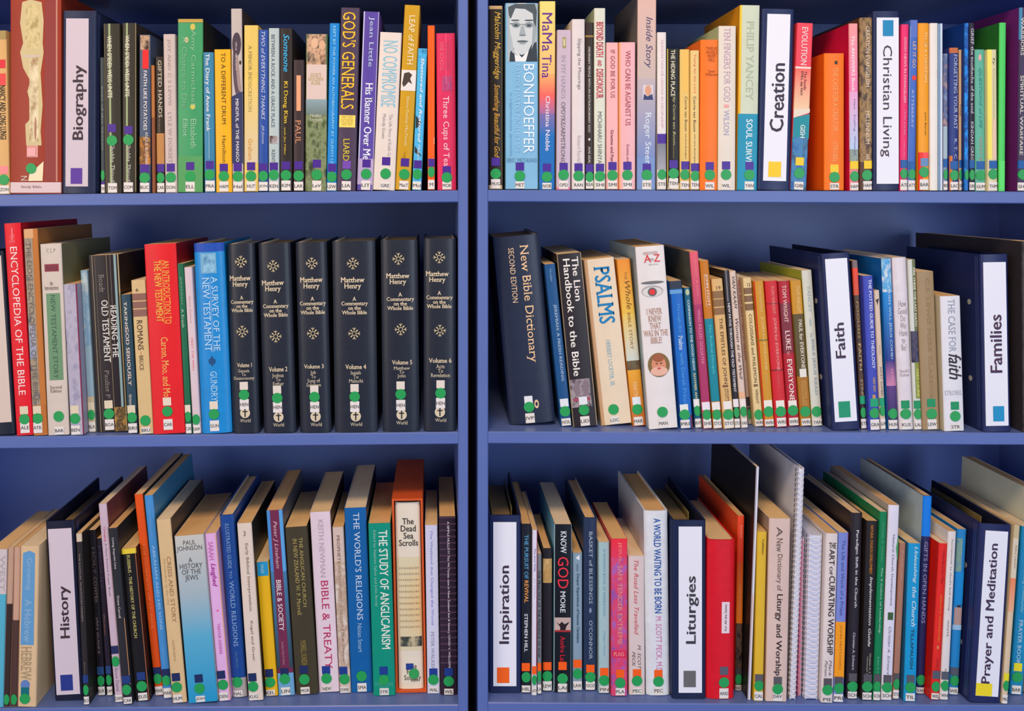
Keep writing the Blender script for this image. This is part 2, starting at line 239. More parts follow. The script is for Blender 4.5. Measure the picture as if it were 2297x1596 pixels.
446 581 305 442 575 1452|p|f27c24|orange paperback about twelve angels in small stacked brown capitals|WIL 1268 1335 1390 .55|T 360 470 .3 .95 984818 h TWELVE/ANGELS/FROM/HELL;T 535 580 .25 .98 a05018 h David/Wilkerson
585 718 200 579 712 1455|p sd=c4d4a4 d=.14|eae2d4|cream paperback about ten fingers with long lavender capitals|WIL 1265 1335 1390 .45|T 215 780 .3 .68 c8a8bc - TEN FINGERS FOR GOD;B 800 825 .32 .6 e8a8a8;T 840 1035 .3 .62 b0a8c8 - WILSON
750 897 42 722 878 1452|p sd=e09c20 d=.15|d4dec6|tall pale green paperback turning teal below, orange cover edge showing|YAN 1265 1335 1385 .6|T 160 765 .35 .72 b4c0a8 - PHILIP YANCEY;G 42 870 0 .1 ecd040 e8b030;B 870 1452 0 1 1a92b2;T 910 1240 .4 .72 e4f4f4 b SOUL SURVI
912 1168 70 882 1125 1455|b cd=955,1130,110,1385,920,1097|24305a|navy ring binder lettered Creation with yellow square, upper right shelf|-|T 485 1010 .31 .74 403848 u Creation;B 1238 1355 .31 .7 f8cc18
@F 1740 0 3.397 TR f0cc20
162 290 178 113 232 1455|p|e84858|leaning paperback shading from red to sea blue, stacked white title|GIB 1235 1325 1390 .5|B 178 512 0 1 e84858;B 512 526 0 1 f0e0d8;G 526 840 0 1 ec6c60 f0d0a8;Y e8dcc8 0,840 1,830 1,860 0,905;Y 108c98 0,905 1,870 1,1060 0,1090;P 1050 1455 0 1 2c60a0 4888b8 385a78;T 210 500 .3 .68 f4d8d8 b EVOLUTION;T 545 690 .55 .72 883c40 b The fossils;T 545 730 .32 .5 3c2830 b STILL say NO!;T 955 1055 .45 .75 e8f0f0 b GISH
375 522 412 368 525 1455|p sd=e86c18 d=.13|f27c1c|short bright orange paperback making a case, black mark above title|STR 1290 1355 1400 .5|B 470 495 .52 .66 382418;T 520 1010 .42 .68 f8b070 - THE CASE FOR A CREATOR;T 1090 1240 .42 .66 f8b070 - STROBEL
557 628 182 568 633 1455|p sd=d01848 d=.15|f09098|pink-topped paperback of answers, cover edge vivid red|HAM 1260 1345 1395|G 182 700 0 1 f4a0a0 f080b0;G 700 1140 0 1 e8a8d0 b8d0ec;P 1140 1240 0 1 485850 98a8a0 384038;T 275 700 .25 .6 f8f4f4 b The ANSWERS Book;T 760 1180 .4 .68 7868a0 - Ham . Snelling . Wieland
640 738 140 638 737 1455|p d=.15|5c4030|brown marbled paperback about evangelism beside a navy binder|HAM 1260 1340 1385 .7|P 140 1240 0 1 54382c a08050 3c2820;T 205 670 .48 .78 e8d8c0 - CREATION EVANGELISM;T 680 840 .55 .75 c0a878 i for the New;T 850 1105 .48 .78 e8d8c0 - MILLENNIUM;T 1180 1225 .5 .75 e8d8c0 - HA
743 948 90 742 945 1450|b cd=768,945,140,1400,768,930|222c54|navy ring binder lettered Christian Living with its blue square at the top|-|T 350 1195 .25 .7 4a4048 - Christian Living;B 160 280 .35 .75 1888b8
@G 1997 0 3.397 TR 1c5ca0
80 150 188 78 127 1455|p|ea3474|hot pink slim paperback of good news|ATI 1250 1325 1370|T 285 785 .35 .68 f8c0d0 b GOOD NEWS IN EVANGELISM;T 840 1030 .4 .65 f090b0 b PETER ATKINS;T 1075 1210 .4 .6 f0a0c0 - S John's Theo
154 215 155 131 195 1455|p|4870c4|royal blue slim paperback with a red heart between title and author|ATT 1262 1330 1375 .55|B 155 290 0 1 5c74c0;T 320 520 .35 .75 f0c8a0 - LET IT GO;E 595 .6 20 .28 e03838;T 680 980 .3 .6 b8c8ec - ATTEBERRY;B 200 1450 .02 .08 90b8f0
218 300 182 210 300 1455|p|f4a424|orange-yellow paperback with a red foot on being a Christian|BAR 1240 1315 1370 .7 6890b8|T 250 635 .55 .8 f8dca0 b TO BE A CHRISTIAN;T 860 1035 .55 .75 684818 - John Barnes;B 1165 1455 0 .4 e83020;B 1165 1210 .4 1 f05050
301 362 182 301 366 1455|p|f2eee6|plain white paperback without lettering|-|B 530 600 .85 .88 c8c4bc
366 402 185 372 398 1450|p|a8c8e0|narrow pale blue paperback with worn edges beside a plain white one|-|B 185 1450 .1 .2 3858a0;B 185 1450 .5 .9 d8e0ec
403 441 415 404 442 1440|p|8494b4|short grey-blue paperback with a faded figure photo|BRO 1235 1320 1370 .5|P 415 960 0 1 8494b4 4c5c88 b09490;B 960 1200 0 1 a8bcc4
446 520 370 446 520 1440|p|2c3c80|short dark blue paperback with an orange cap on forgetting the past|LAC 1250 1325 1375 .7|B 370 410 0 1 c06838;B 1180 1440 0 .3 d07838;T 420 980 .45 .85 c0c8e0 - FORGETTING YOUR PAST;T 1050 1200 .5 .8 c0c8e0 - R. T. C
522 549 385 523 552 1440|p|d8b48c|thin tan paperback with a small dark scribble on its spine|CON 1240 1320 1370 .5|T 790 880 .3 .8 504038 - Tozzi
554 600 182 558 596 1438|p sd=143c88 d=.16|1c88e0|tall vivid blue paperback with sea-like swirls|- 1240 1320 - .5|P 182 1438 0 1 1c88e0 0c4090 2898f0
603 640 182 598 647 1438|p d=.16|201c34|tall near-black paperback about grief and toothache|GRE 1240 1320 1375 .55|T 222 860 .3 .8 d8d4dc - GRIEF the toothache of the soul;T 920 1215 .3 .75 d8d4dc - KINDAH GREG
644 729 380 651 734 1438|p|64b49c|short sea green paperback of questions with a small apple mark|GUM 1245 1320 1375 .5|E 440 .5 25 .15 e8b0a8;T 520 970 .35 .68 3c8c88 i QUESTIONS of LIFE;T 1040 1210 .4 .65 c89088 - NICKY G
732 812 380 738 818 1438|p|e4dcb0|cream and yellow paperback with grey running title, foot of its spine bright|THM 1240 1310 1370 .75|B 380 1200 0 .45 f4e870;T 440 500 .5 .75 383028 i Ty;T 520 900 .55 .75 b8b4a0 - Communication;B 900 1200 .5 .85 e8c8b0
838 882 175 824 878 1438|p sd=2c7434 d=.16|54d468|tall bright green paperback with no lettering|-|B 1210 1438 0 1 60e070
985 1090 60 970 1075 1440|p sd=702a78 d=.16|3c2c50|dark purple paperback with outlined capitals cut off by the frame|SHE 1240 1315 1375 .3 1c5ca0|B 60 300 0 .2 4888b0;T 130 420 .1 .35 d8d4c8 b WARRIORS;T 570 1170 .1 .35 d8d4c8 b SPIRITUAL WARFARE
@H 0 460 2.85 ML e0d4b8
-190 20 300 -112 95 1478|b cd=-150,18,330,1400,-80,66|1c2434|black binder with a cream spine card at the far left of the middle shelf|-|
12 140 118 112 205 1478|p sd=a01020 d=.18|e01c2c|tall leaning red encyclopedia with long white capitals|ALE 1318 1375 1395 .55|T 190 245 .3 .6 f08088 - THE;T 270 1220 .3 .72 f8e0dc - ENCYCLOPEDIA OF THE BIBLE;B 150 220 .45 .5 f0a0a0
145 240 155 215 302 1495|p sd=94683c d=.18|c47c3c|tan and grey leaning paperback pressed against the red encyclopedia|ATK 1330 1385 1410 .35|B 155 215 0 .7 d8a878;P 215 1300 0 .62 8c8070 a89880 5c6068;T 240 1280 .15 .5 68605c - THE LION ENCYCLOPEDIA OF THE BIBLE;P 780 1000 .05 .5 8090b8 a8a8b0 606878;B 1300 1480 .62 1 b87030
246 400 250 312 440 1478|p sd=78785c d=.17|dacec2|cream paperback with a long green title panel and a maroon block|BAR - 1358 1425 .55|T 280 305 .3 .72 a8a090 h C L P;B 380 428 .18 .85 8c3040;T 388 420 .25 .8 68404c h BARR;T 490 545 .15 .8 685c54 h An/Introduction;B 568 1125 .2 .85 6c9470;T 580 1115 .4 .62 3c5c48 - NEW TESTAMENT STORY;T 1160 1205 .2 .75 786c60 h Second/Edition
402 500 508 450 550 1475|p|aca8bc|plain lavender-grey paperback with rubbed spine|BEN 1312 1370 1415 .4|P 508 1475 0 1 aca8bc b8b4c4 9c98b0;B 508 1475 .92 1 8c3858
505 558 420 562 612 1455|p|98b4c0|pale blue paperback standing just left of a thick black one|BLA 1290 1345 1390 .5|P 420 900 0 1 98b4c0 7ca0b8 b4c4c4;B 1230 1455 0 1 c8b898
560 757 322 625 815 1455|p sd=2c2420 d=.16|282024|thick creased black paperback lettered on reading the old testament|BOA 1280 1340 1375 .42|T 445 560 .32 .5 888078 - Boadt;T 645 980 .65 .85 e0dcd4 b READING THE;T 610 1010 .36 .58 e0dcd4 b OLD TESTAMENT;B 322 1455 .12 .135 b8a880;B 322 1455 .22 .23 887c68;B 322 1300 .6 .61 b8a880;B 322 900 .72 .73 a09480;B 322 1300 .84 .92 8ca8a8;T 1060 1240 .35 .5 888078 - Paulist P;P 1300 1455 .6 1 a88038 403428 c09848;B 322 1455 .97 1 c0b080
770 832 575 820 883 1465|p|2c4858|slate blue paperback in small white capitals on taking God seriously|BRI 1310 1362 1400 .4|T 620 800 .3 .6 dcd8c8 b TAKING;T 785 1160 .3 .65 ecd8c8 b GOD SERIOUSLY;T 1215 1300 .3 .6 d8d0c0 b Briscoe;B 1300 1465 .7 1 202838
836 930 482 890 983 1468|p|dcc08c|tan commentary with the numeral 6 and three brown bands|BRU - 1382 1425 .5|T 535 555 .3 .5 503830 h 6;B 568 612 0 1 8c6458;B 620 662 0 1 8c6458;B 670 715 0 1 8c6458;T 740 930 .25 .65 503428 - ROMANS;B 940 975 .42 .46 c08850;T 965 1060 .3 .58 684c38 - BRUCE
@I 300 460 2.85 ML e8dcc8
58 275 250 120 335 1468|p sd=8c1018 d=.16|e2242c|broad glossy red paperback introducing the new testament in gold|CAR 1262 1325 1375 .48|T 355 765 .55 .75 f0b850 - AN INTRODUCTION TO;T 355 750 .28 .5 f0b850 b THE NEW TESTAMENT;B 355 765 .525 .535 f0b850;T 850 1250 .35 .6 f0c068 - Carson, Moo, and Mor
275 318 378 332 372 1470|p|1e6c4c|narrow dark green paperback between red and white neighbours|CAI 1310 1360 1405 .5|T 460 640 .3 .65 7cb090 - JEREMIAH;T 665 790 .3 .7 a8c8b0 b A Fresh
320 370 400 377 430 1465|p|e0ced4|narrow white paperback with a faint rose title next to a bright blue spine|DAW - 1375 1410 .5 406858|T 585 760 .4 .65 d8a8a8 - Simon Dawson;T 850 1060 .4 .65 e88890 - MEET THE MAN
373 578 245 437 622 1468|h d=.165|1690d8|bright blue hardback surveying the new testament, pale picture at its top|GUN 1288 1345 1385 .45|B 245 300 0 1 2050b0;B 308 440 .22 .74 78b0d0;P 320 430 .3 .7 78b0d0 98c8e0 5890b8;T 460 940 .55 .75 c0e0f4 - A SURVEY OF THE;T 465 940 .25 .48 c0e0f4 - NEW TESTAMENT;B 465 950 .51 .52 c0e0f4;E 1005 .46 22 .12 1c5080;E 1005 .46 35 .04 1c5080;T 1070 1265 .38 .6 b0dcf4 - GUNDRY
592 772 250 632 800 1470|h|1c2230|black commentary volume one with golden lettering|HEN 1165 1222 1250 .48 e4dcd0|O 365 .5 42;T 455 535 .05 .85 e8d8b8 b~h Matthew/Henry;T 585 690 .08 .92 e8d8b8 b~h A/Commentary/on the/Whole Bible;O 815 .48 42;T 1018 1045 .25 .8 e8d8b8 b~h Volume 1;T 1058 1132 .12 .88 d8ccb0 h Genesis/To/Deuteronomy;X 1340 .5 32;T 1378 1400 .3 .7 d8ccb0 h World
790 1000 245 832 1035 1470|h|1c2230|black commentary volume two with golden lettering|HEN 1192 1245 1270 .46 e4dcd0|O 393 .46 42;T 485 565 .08 .78 e8d8b8 b~h Matthew/Henry;T 610 722 .1 .9 e8d8b8 b~h A/Commentary/on the/Whole Bible;O 848 .47 42;T 1045 1075 .22 .8 e8d8b8 b~h Volume 2;T 1088 1165 .32 .68 d8ccb0 h Joshua/To/Esther;X 1368 .48 32;T 1408 1430 .3 .65 d8ccb0 h World
@J 650 460 2.849 ML e4e0dc
32 235 240 66 262 1468|h|1c2230|black commentary volume three with golden lettering|HEN 1190 1238 1268 .5 e4dcd0|O 376 .52 42;T 465 548 .12 .86 e8d8b8 b~h Matthew/Henry;T 592 705 .1 .94 e8d8b8 b~h A/Commentary/on the/Whole Bible;O 828 .5 42;T 1028 1055 .18 .82 e8d8b8 b~h Volume 3;T 1068 1172 .25 .72 d8ccb0 h Job/To/Song of/Solomon;X 1365 .52 33;T 1405 1428 .35 .72 d8ccb0 h World
268 545 232 287 560 1465|h|1c2230|thickest black commentary volume, the fourth, with golden lettering|HEN 1180 1235 1265 .48 e4dcd0|O 376 .48 42;T 465 548 .19 .75 e8d8b8 b~h Matthew/Henry;T 592 705 .2 .82 e8d8b8 b~h A/Commentary/on the/Whole Bible;O 828 .49 42;T 1028 1058 .27 .76 e8d8b8 b~h Volume 4;T 1070 1145 .35 .68 d8ccb0 h Isaiah/To/Malachi;X 1362 .5 33;T 1403 1425 .37 .65 d8ccb0 h World
580 815 225 593 830 1465|h|1c2230|black commentary volume five with golden lettering|HEN 1165 1222 1258 .5 e4dcd0|O 347 .48 42;T 440 520 .14 .78 e8d8b8 b~h Matthew/Henry;T 565 678 .15 .9 e8d8b8 b~h A/Commentary/on the/Whole Bible;O 803 .52 42;T 1002 1030 .27 .82 e8d8b8 b~h Volume 5;T 1043 1120 .32 .76 d8ccb0 h Matthew/To/John;X 1355 .52 33;T 1395 1418 .37 .68 d8ccb0 h World
850 1060 220 857 1062 1460|h|1c2230|black commentary volume six with golden lettering|HEN 1158 1215 1245 .52 e4dcd0|O 340 .48 42;T 430 508 .06 .78 e8d8b8 b~h Matthew/Henry;T 557 668 .08 .9 e8d8b8 b~h A/Commentary/on the/Whole Bible;O 812 .5 42;T 990 1020 .15 .86 e8d8b8 b~h Volume 6;T 1030 1112 .22 .82 d8ccb0 h Acts/To/Revelation;X 1337 .5 33;T 1378 1400 .35 .7 d8ccb0 h World
@K 1080 460 2.85 MR e8ecf0
67 375 200 187 472 1412|h d=.17|1c2640|wide leaning navy bible dictionary in its second edition|IVP 1260 1305 1345 .45|T 262 1022 .5 .74 ecc89c - New Bible Dictionary;T 275 628 .3 .42 e8c8a0 - SECOND EDITION;E 1290 .62 28 .05 e8c8a0;E 1290 .62 14 .025 1c2640
400 474 380 511 578 1420|p|1e5488|slim blue leaning paperback giving a fresh reading|HOL 1270 1325 1370 .5|T 410 495 .4 .6 88b0d0 - Hodder;T 640 1130 .4 .72 b8d0e4 - JEREMIAH: A FRESH READING
482 635 312 586 745 1425|p d=.17|2c262a|worn black handbook with rounded white lettering|LID 1260 1320 1360 .5|T 335 620 .58 .85 f0ece4 b The Lion;T 345 1100 .22 .5 f0ece4 b Handbook to the Bible;B 312 1425 .96 1 b8a890;B 312 1425 0 .03 a89878;P 1120 1300 .03 .85 50404c a89ca0 30282c;E 1180 .3 50 .12 887880;E 1180 .65 50 .12 887880;B 1240 1262 .1 .8 a05060
648 850 345 768 962 1415|p d=.16|eedcc0|cream paperback with blue decorative lettering of psalms|LOC - 1318 1362 .45|B 345 1415 0 .12 c8a078;T 395 765 .3 .82 1c80b8 b PSALMS;T 870 1170 .42 .58 90b8c8 - HERBERT LOCKYER, SR.
863 953 350 970 1053 1418|p|e89c2c|golden orange paperback telling the whole story|MAR 1258 1312 1360 .45|G 350 700 0 1 e8902c e8c050;G 700 1000 0 1 e8c860 d0d8d0;P 1000 1060 0 1 2c3830 705838 586850;G 1060 1418 0 1 e8a830 c86830;T 430 480 .45 .65 a07028 - THE;T 490 670 .4 .8 785018 i Whole;T 690 930 .4 .62 906838 - BIBLE STORY;T 1135 1240 .3 .6 f0d098 - MARTIN
@L 1440 460 2.85 MR 18a058
-41 135 265 37 236 1438|p sd=b0c4cc d=.17|eee9e6|thick white paperback with an eye whose pupil is a red heart|MAN - 1332 1375 .5|T 300 318 .25 .75 b09090 h SANDOKEN;T 320 368 .25 .82 d83838 h A  Z;T 345 360 .45 .6 503030 h TO;T 378 390 .4 .75 a0a0a0 i~h Spires;E 500 .5 10 .4 707070;E 555 .47 38 .38 b4b0b0;E 560 .47 30 .34 dcd8d4;E 560 .47 28 .16 606060;E 560 .47 18 .1 e03030;T 665 890 .05 .9 b89080 h I NEVER/KNEW/THAT/WAS IN THE/BIBLE!;E 1030 .5 78 .38 806838;E 1030 .5 60 .25 d89070;E 1070 .5 30 .3 e8b8a0;E 985 .5 26 .2 a05c38;E 1020 .43 5 .04 70402c;E 1020 .58 5 .04 70402c;E 1052 .5 7 .06 c05050
172 256 488 246 328 1435|p|1a6cc4|bright blue paperback through the psalms with a dark crown stripe|PRI 1305 1345 1378 .4 e8ece8|B 488 540 0 1 283040;B 545 570 0 1 68a0d0;T 630 820 .4 .68 58a8e8 - Through the;T 840 930 .38 .72 d0e8f8 b Psalms;T 945 1290 .4 .68 58a8e8 - with Derek Prince;B 570 1435 0 .08 0c3878;B 1350 1435 .85 1 703048
266 312 532 342 386 1428|p|1a6484|narrow teal paperback companion with white capitals|RHY 1270 1320 1370 .4 f0f0e8|E 560 .5 20 .3 b8c8a0;T 610 1060 .35 .68 d8ecec b COMPANION TO THE GOOD NEWS;T 1080 1240 .35 .68 e0d8a0 b RHYMER AN;B 1380 1428 0 1 d8d4d0
302 358 300 390 450 1435|p sd=5c5c50 d=.17|d84c68|tall pink and mauve paperback asking who killed a giant|SHE 1290 1345 1370 .5 f0e8f0|G 300 640 0 1 e06070 c04868;B 640 1260 0 1 a83464;T 350 590 .45 .68 f09098 - Skullager & Spink;T 670 1020 .35 .68 e898b0 - WHO KILLED GOLIATH?
370 426 358 457 514 1435|p|c87c1c|paperback half ochre and half teal with bold underlined author|STO 1290 1345 1370 .5 f0ece4|T 445 650 .4 .75 f4ece0 b JOHN STOTT;B 445 655 .33 .36 f4ece0;B 730 1260 0 1 0c8494;T 765 1085 .35 .68 58c8c8 b The Radical Disciple
441 519 475 526 591 1435|p|e2ba7c|tan commentary with the numeral 19 and brown bands|STO 1285 1345 1370 .5 f0ece4|T 522 542 .35 .75 604830 h 19;B 552 600 0 1 8c6840;B 606 652 0 1 8c6840;B 660 704 0 1 8c6840;T 725 1150 .3 .68 604428 - THE EPISTLES OF JOHN;B 1155 1170 .2 .7 805838;T 1180 1260 .35 .68 604428 - STOTT
521 557 420 592 632 1432|p|2c282c|narrow black paperback finding new paths|STU 1270 1330 1370 .5 f0e8e8|B 420 620 .3 .5 807c80;T 630 1200 .3 .7 e8e4e4 b NEW PATHS THROUGH THE OLD TESTAMENT
559 599 425 635 680 1430|p|e2ccbc|narrow blush paperback with dark italic lettering|VAK 1270 1325 1370 .5 f0e8e0|T 460 665 .3 .75 403830 i VAN KAAM;T 730 1120 .3 .75 482c28 i Woman at the Well;B 1200 1240 0 1 e8b890
602 630 445 682 706 1405|p|c4aea0|very thin grey-pink booklet with red capitals behind the numbered commentaries|STR 1320 1340 1375 .5 403838|T 480 640 .2 .8 b04858 - WHO WAS;T 650 1000 .2 .8 98484c - JESUS CHRIST M I WRIGHT;B 1230 1290 0 1 302c38
633 700 468 712 777 1420|p|ead29c|cream commentary with the numeral 12 and brown bands|WRI - 1345 1375 .5|T 502 522 .4 .8 604830 h 12;B 532 572 0 1 806040;B 582 622 0 1 806040;B 634 676 0 1 806040;T 700 1140 .3 .66 685028 - COLOSSIANS and PHILEMON;B 1150 1165 .2 .7 806038;T 1180 1275 .35 .66 685028 - WRIGHT
709 782 488 787 846 1422|p|d2982c|golden ochre paperback for everyone with a red left edge|WRI 1278 1325 1375 .5 f0ece0|B 488 1422 0 .1 d03028;B 863 872 0 1 807020;T 520 690 .4 .66 e8c880 - TOM WRIGHT;T 720 1060 .4 .72 f0d890 - JOHN for EVERYONE;T 1085 1150 .4 .6 e0c070 - PART I
786 865 488 856 931 1425|p|d22c34|scarlet paperback for everyone, first of two red neighbours|WRI 1280 1325 1365 .5 f0ece0|B 630 636 0 1 801828;B 1055 1064 0 1 801828;T 520 700 .45 .68 f0a098 - TOM WRIGHT;T 725 1062 .4 .7 f4b0a8 - JOHN for EVERYONE;T 1090 1170 .42 .58 e07070 - PART 2
868 944 488 934 1009 1418|p|b42434|crimson and maroon paperback for everyone with bold white letters|WRI 1280 1318 1365 .5 f0ece0|B 630 950 0 1 7c2030;T 515 755 .3 .65 f0c8c0 b TOM WRIGHT;T 805 930 .3 .72 f4d8d0 b LUKE;T 940 965 .35 .6 e8a8a0 - for;T 990 1260 .3 .72 f8e4dc b EVERYONE
946 1020 485 1016 1085 1418|p|b47c1c|olive and mustard paperback for everyone|WRI - 1325 1370 .5|B 485 700 0 1 c89018;B 700 1100 0 1 5c4c1c;B 1108 1300 0 1 a8701c;T 520 695 .45 .75 f0d090 - TOM WRIGHT;T 735 1050 .45 .78 ece4d0 b PAUL for EVERYONE;B 1052 1105 .25 .85 ece8dc;T 1125 1285 .55 .75 d8b060 - GALATIANS and;T 1125 1285 .3 .5 d8b060 - THESSALONIANS
1022 1085 420 1090 1156 1418|p sd=a4b040 d=.15|dedece|pale grey-green paperback whose cover edge glows lime|YAN - 1325 1372 .5|T 515 690 .4 .7 a8b8b8 - YANCEY;E 755 .5 25 .12 b0c0b8;T 820 850 .4 .6 98a8b0 - The;T 860 1220 .4 .72 8ca0b0 - BIBLE JESUS READ
@M 1700 460 2.85 MR 18a070
406 590 310 479 658 1445|b cd=420,565,345,1392,500,638|222c58|navy ring binder lettered Faith with green square on the middle shelf|-|T 757 985 .27 .62 443850 u Faith;B 1262 1365 .25 .66 18946c
597 648 358 663 700 1435|p|382830|narrow dark paperback of foolish faith with an orange-red top|ETI 1250 1330 1370 .5|B 358 405 0 1 7c6868;G 405 580 0 1 e84830 d05838;P 580 1240 0 1 302428 584030 201c24;T 620 850 .3 .7 b89858 - FOOLISH;T 890 1060 .3 .7 d8c088 - FAITH;T 1120 1240 .35 .7 c0a880 - ETINN
660 738 455 709 779 1445|p|4450b8|violet-blue potted guide in heavy white capitals|GRA 1268 1335 1375 .55|T 478 1050 .5 .8 e8ecfc b THE POTTED GUIDE TO THEOLOGY;T 1105 1200 .5 .75 d8b870 b TONY GRAY;B 1218 1250 .4 .7 c09860
743 777 548 782 820 1438|p|e2ccb4|short thin cream paperback with a small black bird mark|GUM 1262 1320 1370 .5|Y 302420 .2,610 .8,600 .5,645 .4,625;B 900 960 .5 .6 a89888;T 1040 1230 .4 .75 686878 - NICKY GUMBEL
@N 1950 460 2.85 MR 18905c
76 142 345 127 185 1440|h d=.17|1870c0|tall blue and violet paperback asking when, stormy sky printed|HUN - 1338 1378 .4|P 345 560 0 1 e8ece8 40a0d8 b0d8e8;G 560 1000 0 1 2088d0 283888;G 1000 1160 0 1 483880 d088b0;G 1160 1438 0 1 604080 242858;T 515 990 .45 .75 c8e0f0 - WHEN WILL JESUS COME?;T 1050 1150 .45 .7 e0a0b0 - HUNT
152 238 338 197 287 1442|h d=.17|eae2e6|white book with its question title stacked one word per line|KUS 1280 1340 1380 .45|T 615 935 .2 .85 a09498 h How/Good/Do/We/Have/to/Be?;T 1055 1100 .15 .85 b0a4a8 h Harold S/Kushner
246 298 352 291 335 1440|p|d8dcd4|narrow paperback on the last days, cream above with a dark picture|LAL 1280 1340 1380 .5|B 352 820 .5 1 687048;T 400 780 .55 .88 e8e8d8 b ARE THESE THE LAST DAYS?;P 810 1010 0 1 282848 504860 181830;B 1010 1240 .35 1 88903c;T 1050 1230 .5 .85 d8dc80 b GREG LAURIE
302 412 428 342 450 1442|p|a48c68|plain tan suede-like book with embossed hidden lettering|LEW 1270 1340 1375 .55|T 470 1240 .5 .7 988058 - C.S. LEWIS MERE CLASSICS
457 579 585 480 610 1450|p d=.14 sd=d8d0b4|e9e9ee|short thick white paperback with a brushed word faith|STR 1288 1355 1400 .55|T 605 945 .35 .7 98a0b0 - THE CASE FOR;T 955 1120 .3 .95 383038 ib faith;T 1190 1220 .05 .95 b0b4c0 h STROBEL
718 882 318 727 912 1490|b cd=724,865,370,1450,750,892 d=.25|222c5c|navy ring binder lettered Families with turquoise square on middle shelf|-|T 715 1100 .27 .7 4c3450 u Families;B 1320 1420 .34 .74 1890c0
975 1060 235 985 1070 1475|p d=.25|383438|tall charcoal book at the right end of the middle shelf, photo on its cover|-|P 235 1475 0 1 383438 484440 282428
@O 0 1000 2.677 BL 28407c
-60 46 625 -75 16 1590|p|dcd0d0|white book with turquoise lower half at the far left end of the bottom shelf|-|B 900 1590 0 1 5ab4cc;T 660 880 .6 .9 b8b0b0 - WEST
50 82 612 20 58 1592|p|c8a48c|thin tan booklet, first of two before the blue panelled book|- - 1545 - .5|B 960 1590 0 1 382820
84 120 612 62 102 1592|p|d0a890|thin rose-tan booklet touching the book with a blue panel|- - 1545 - .5|B 1060 1590 0 1 503830
122 235 605 106 215 1595|p|e4c69c|tan paperback with a long blue arched panel and outlined capitals|- 1500 1545 - .4 187078|Y 68a0cc .15,650 .5,635 .8,650 .82,1215 .1,1215;T 680 880 .3 .66 98bcd8 - Growing;T 930 1200 .3 .66 98bcd8 - A Hebrew;T 1225 1430 .15 .7 a89878 - HEBREW;E 1460 .4 30 .25 6888c0
262 455 455 332 500 1535|b cd=288,428,500,1500,340,485|1a1e34|black ring binder lettered History with navy square on the bottom shelf|-|T 845 1160 .33 .75 403038 u History;B 1380 1475 .25 .66 2c3c88
452 505 530 505 547 1560|p|2c2826|worn black paperback with a cream cap just right of the History binder|BLO 1405 1470 1510 .5|B 530 580 0 1 d8c8b0;T 650 1060 .35 .6 988c88 b THE RADICAL TRADITION MAKERS;T 1300 1400 .4 .6 807870 i Blood
510 578 510 577 632 1505|p|1e1a1e|black paperback with an outlined decorative title in two words|BUR 1355 1415 1450 .5 2c4c7c|T 610 780 .35 .78 584c48 b HOLY;T 790 950 .35 .78 706058 b COWPER;T 1035 1255 .35 .65 786868 b IAN BURKE
582 606 560 637 683 1505|p|2a2230|thin dark violet book shadowed behind a tall white prayer book|CAM 1350 1410 1450 .5 2c4c7c|T 600 860 .3 .7 483c58 - PROUD;T 1010 1140 .3 .6 906858 - Windows
590 638 352 691 740 1545|p sd=7c4444 d=.16|d2bcca|tall narrow mauve-white prayer book leaning left|DAN 1230 1300 1500 .5 283058|T 490 580 .35 .62 d04860 - Changing;T 590 910 .35 .6 786878 - A New Zealand Prayer Book;T 1340 1480 .3 .7 8c8090 - Bruce Daniel
644 710 498 744 799 1558|p d=.17|2c2c30|dark grey book with short white title and a gold streak|CAR 1410 1470 1515 .5|T 555 745 .3 .6 c8c4c4 b Living Reprint Line;T 905 1040 .35 .6 d0c8c4 b Drane Carroll;B 1040 1440 .9 .95 e0a060
716 820 620 806 903 1540|p d=.16|181614|black paperback about the church's early history under a yellow band|EUS 1390 1450 1490 .55|B 620 652 0 1 e8d040;T 660 1160 .35 .56 c8c078 b EUSEBIUS - THE HISTORY OF THE CHURCH;B 652 1540 .92 .97 a06038
@P 280 1000 2.677 BL 24305c
52 108 295 182 234 1505|p d=.185 sd=5c5440|e45814|tall orange large-format book leaning beside its blue twin|MAR 1360 1405 1450 .5|T 590 1110 .3 .62 f08850 - THE JOURNEYS OF ST. PAUL
114 168 302 234 286 1522|p d=.185 sd=4888b0|4c94d2|tall sky blue large-format book leaning beside its orange twin|MAR 1370 1415 1460 .5|T 340 560 .4 .55 80b8e8 - Enid Blyton;T 600 1110 .38 .68 a8d0ec - ABRAHAM AND HIS SONS;T 1210 1330 .4 .6 78b0e0 - Thomas
186 275 445 288 372 1550|p sd=48403c d=.16|e2c494|tan paperback with brown capitals on crisis and story|HUM 1395 1455 1500 .4|T 670 1070 .5 .78 a08058 - CRISIS AND STORY;T 680 960 .25 .4 c0a478 - Introduction to the Old;T 1170 1300 .35 .5 b89c70 - HUMPHREYS
293 475 540 385 558 1550|p d=.16|ccccc4|wide paperback fading from grey to blue, a history in upright capitals|JOH 1405 1465 1510 .42|G 540 900 0 1 ccccc4 a8bcc4;G 900 1150 0 1 a8bcc4 60b0d0;G 1150 1550 0 1 60b0d0 2898c8;T 570 640 .05 .92 504c4c h PAUL/JOHNSON;T 675 820 .1 .88 484448 h A/HISTORY/OF THE/JEWS
479 548 530 566 638 1538|p|eabcea|pink-lilac paperback with handwritten magenta lettering|OEN 1380 1440 1485 .35|T 580 690 .25 .65 c868b0 - SARAH;T 710 850 .2 .75 a83098 ib Laughed;E 995 .55 6 .08 e06090;T 1070 1255 .4 .65 c060b0 - TREVOR DENNIS;B 540 1530 .92 1 e8b090
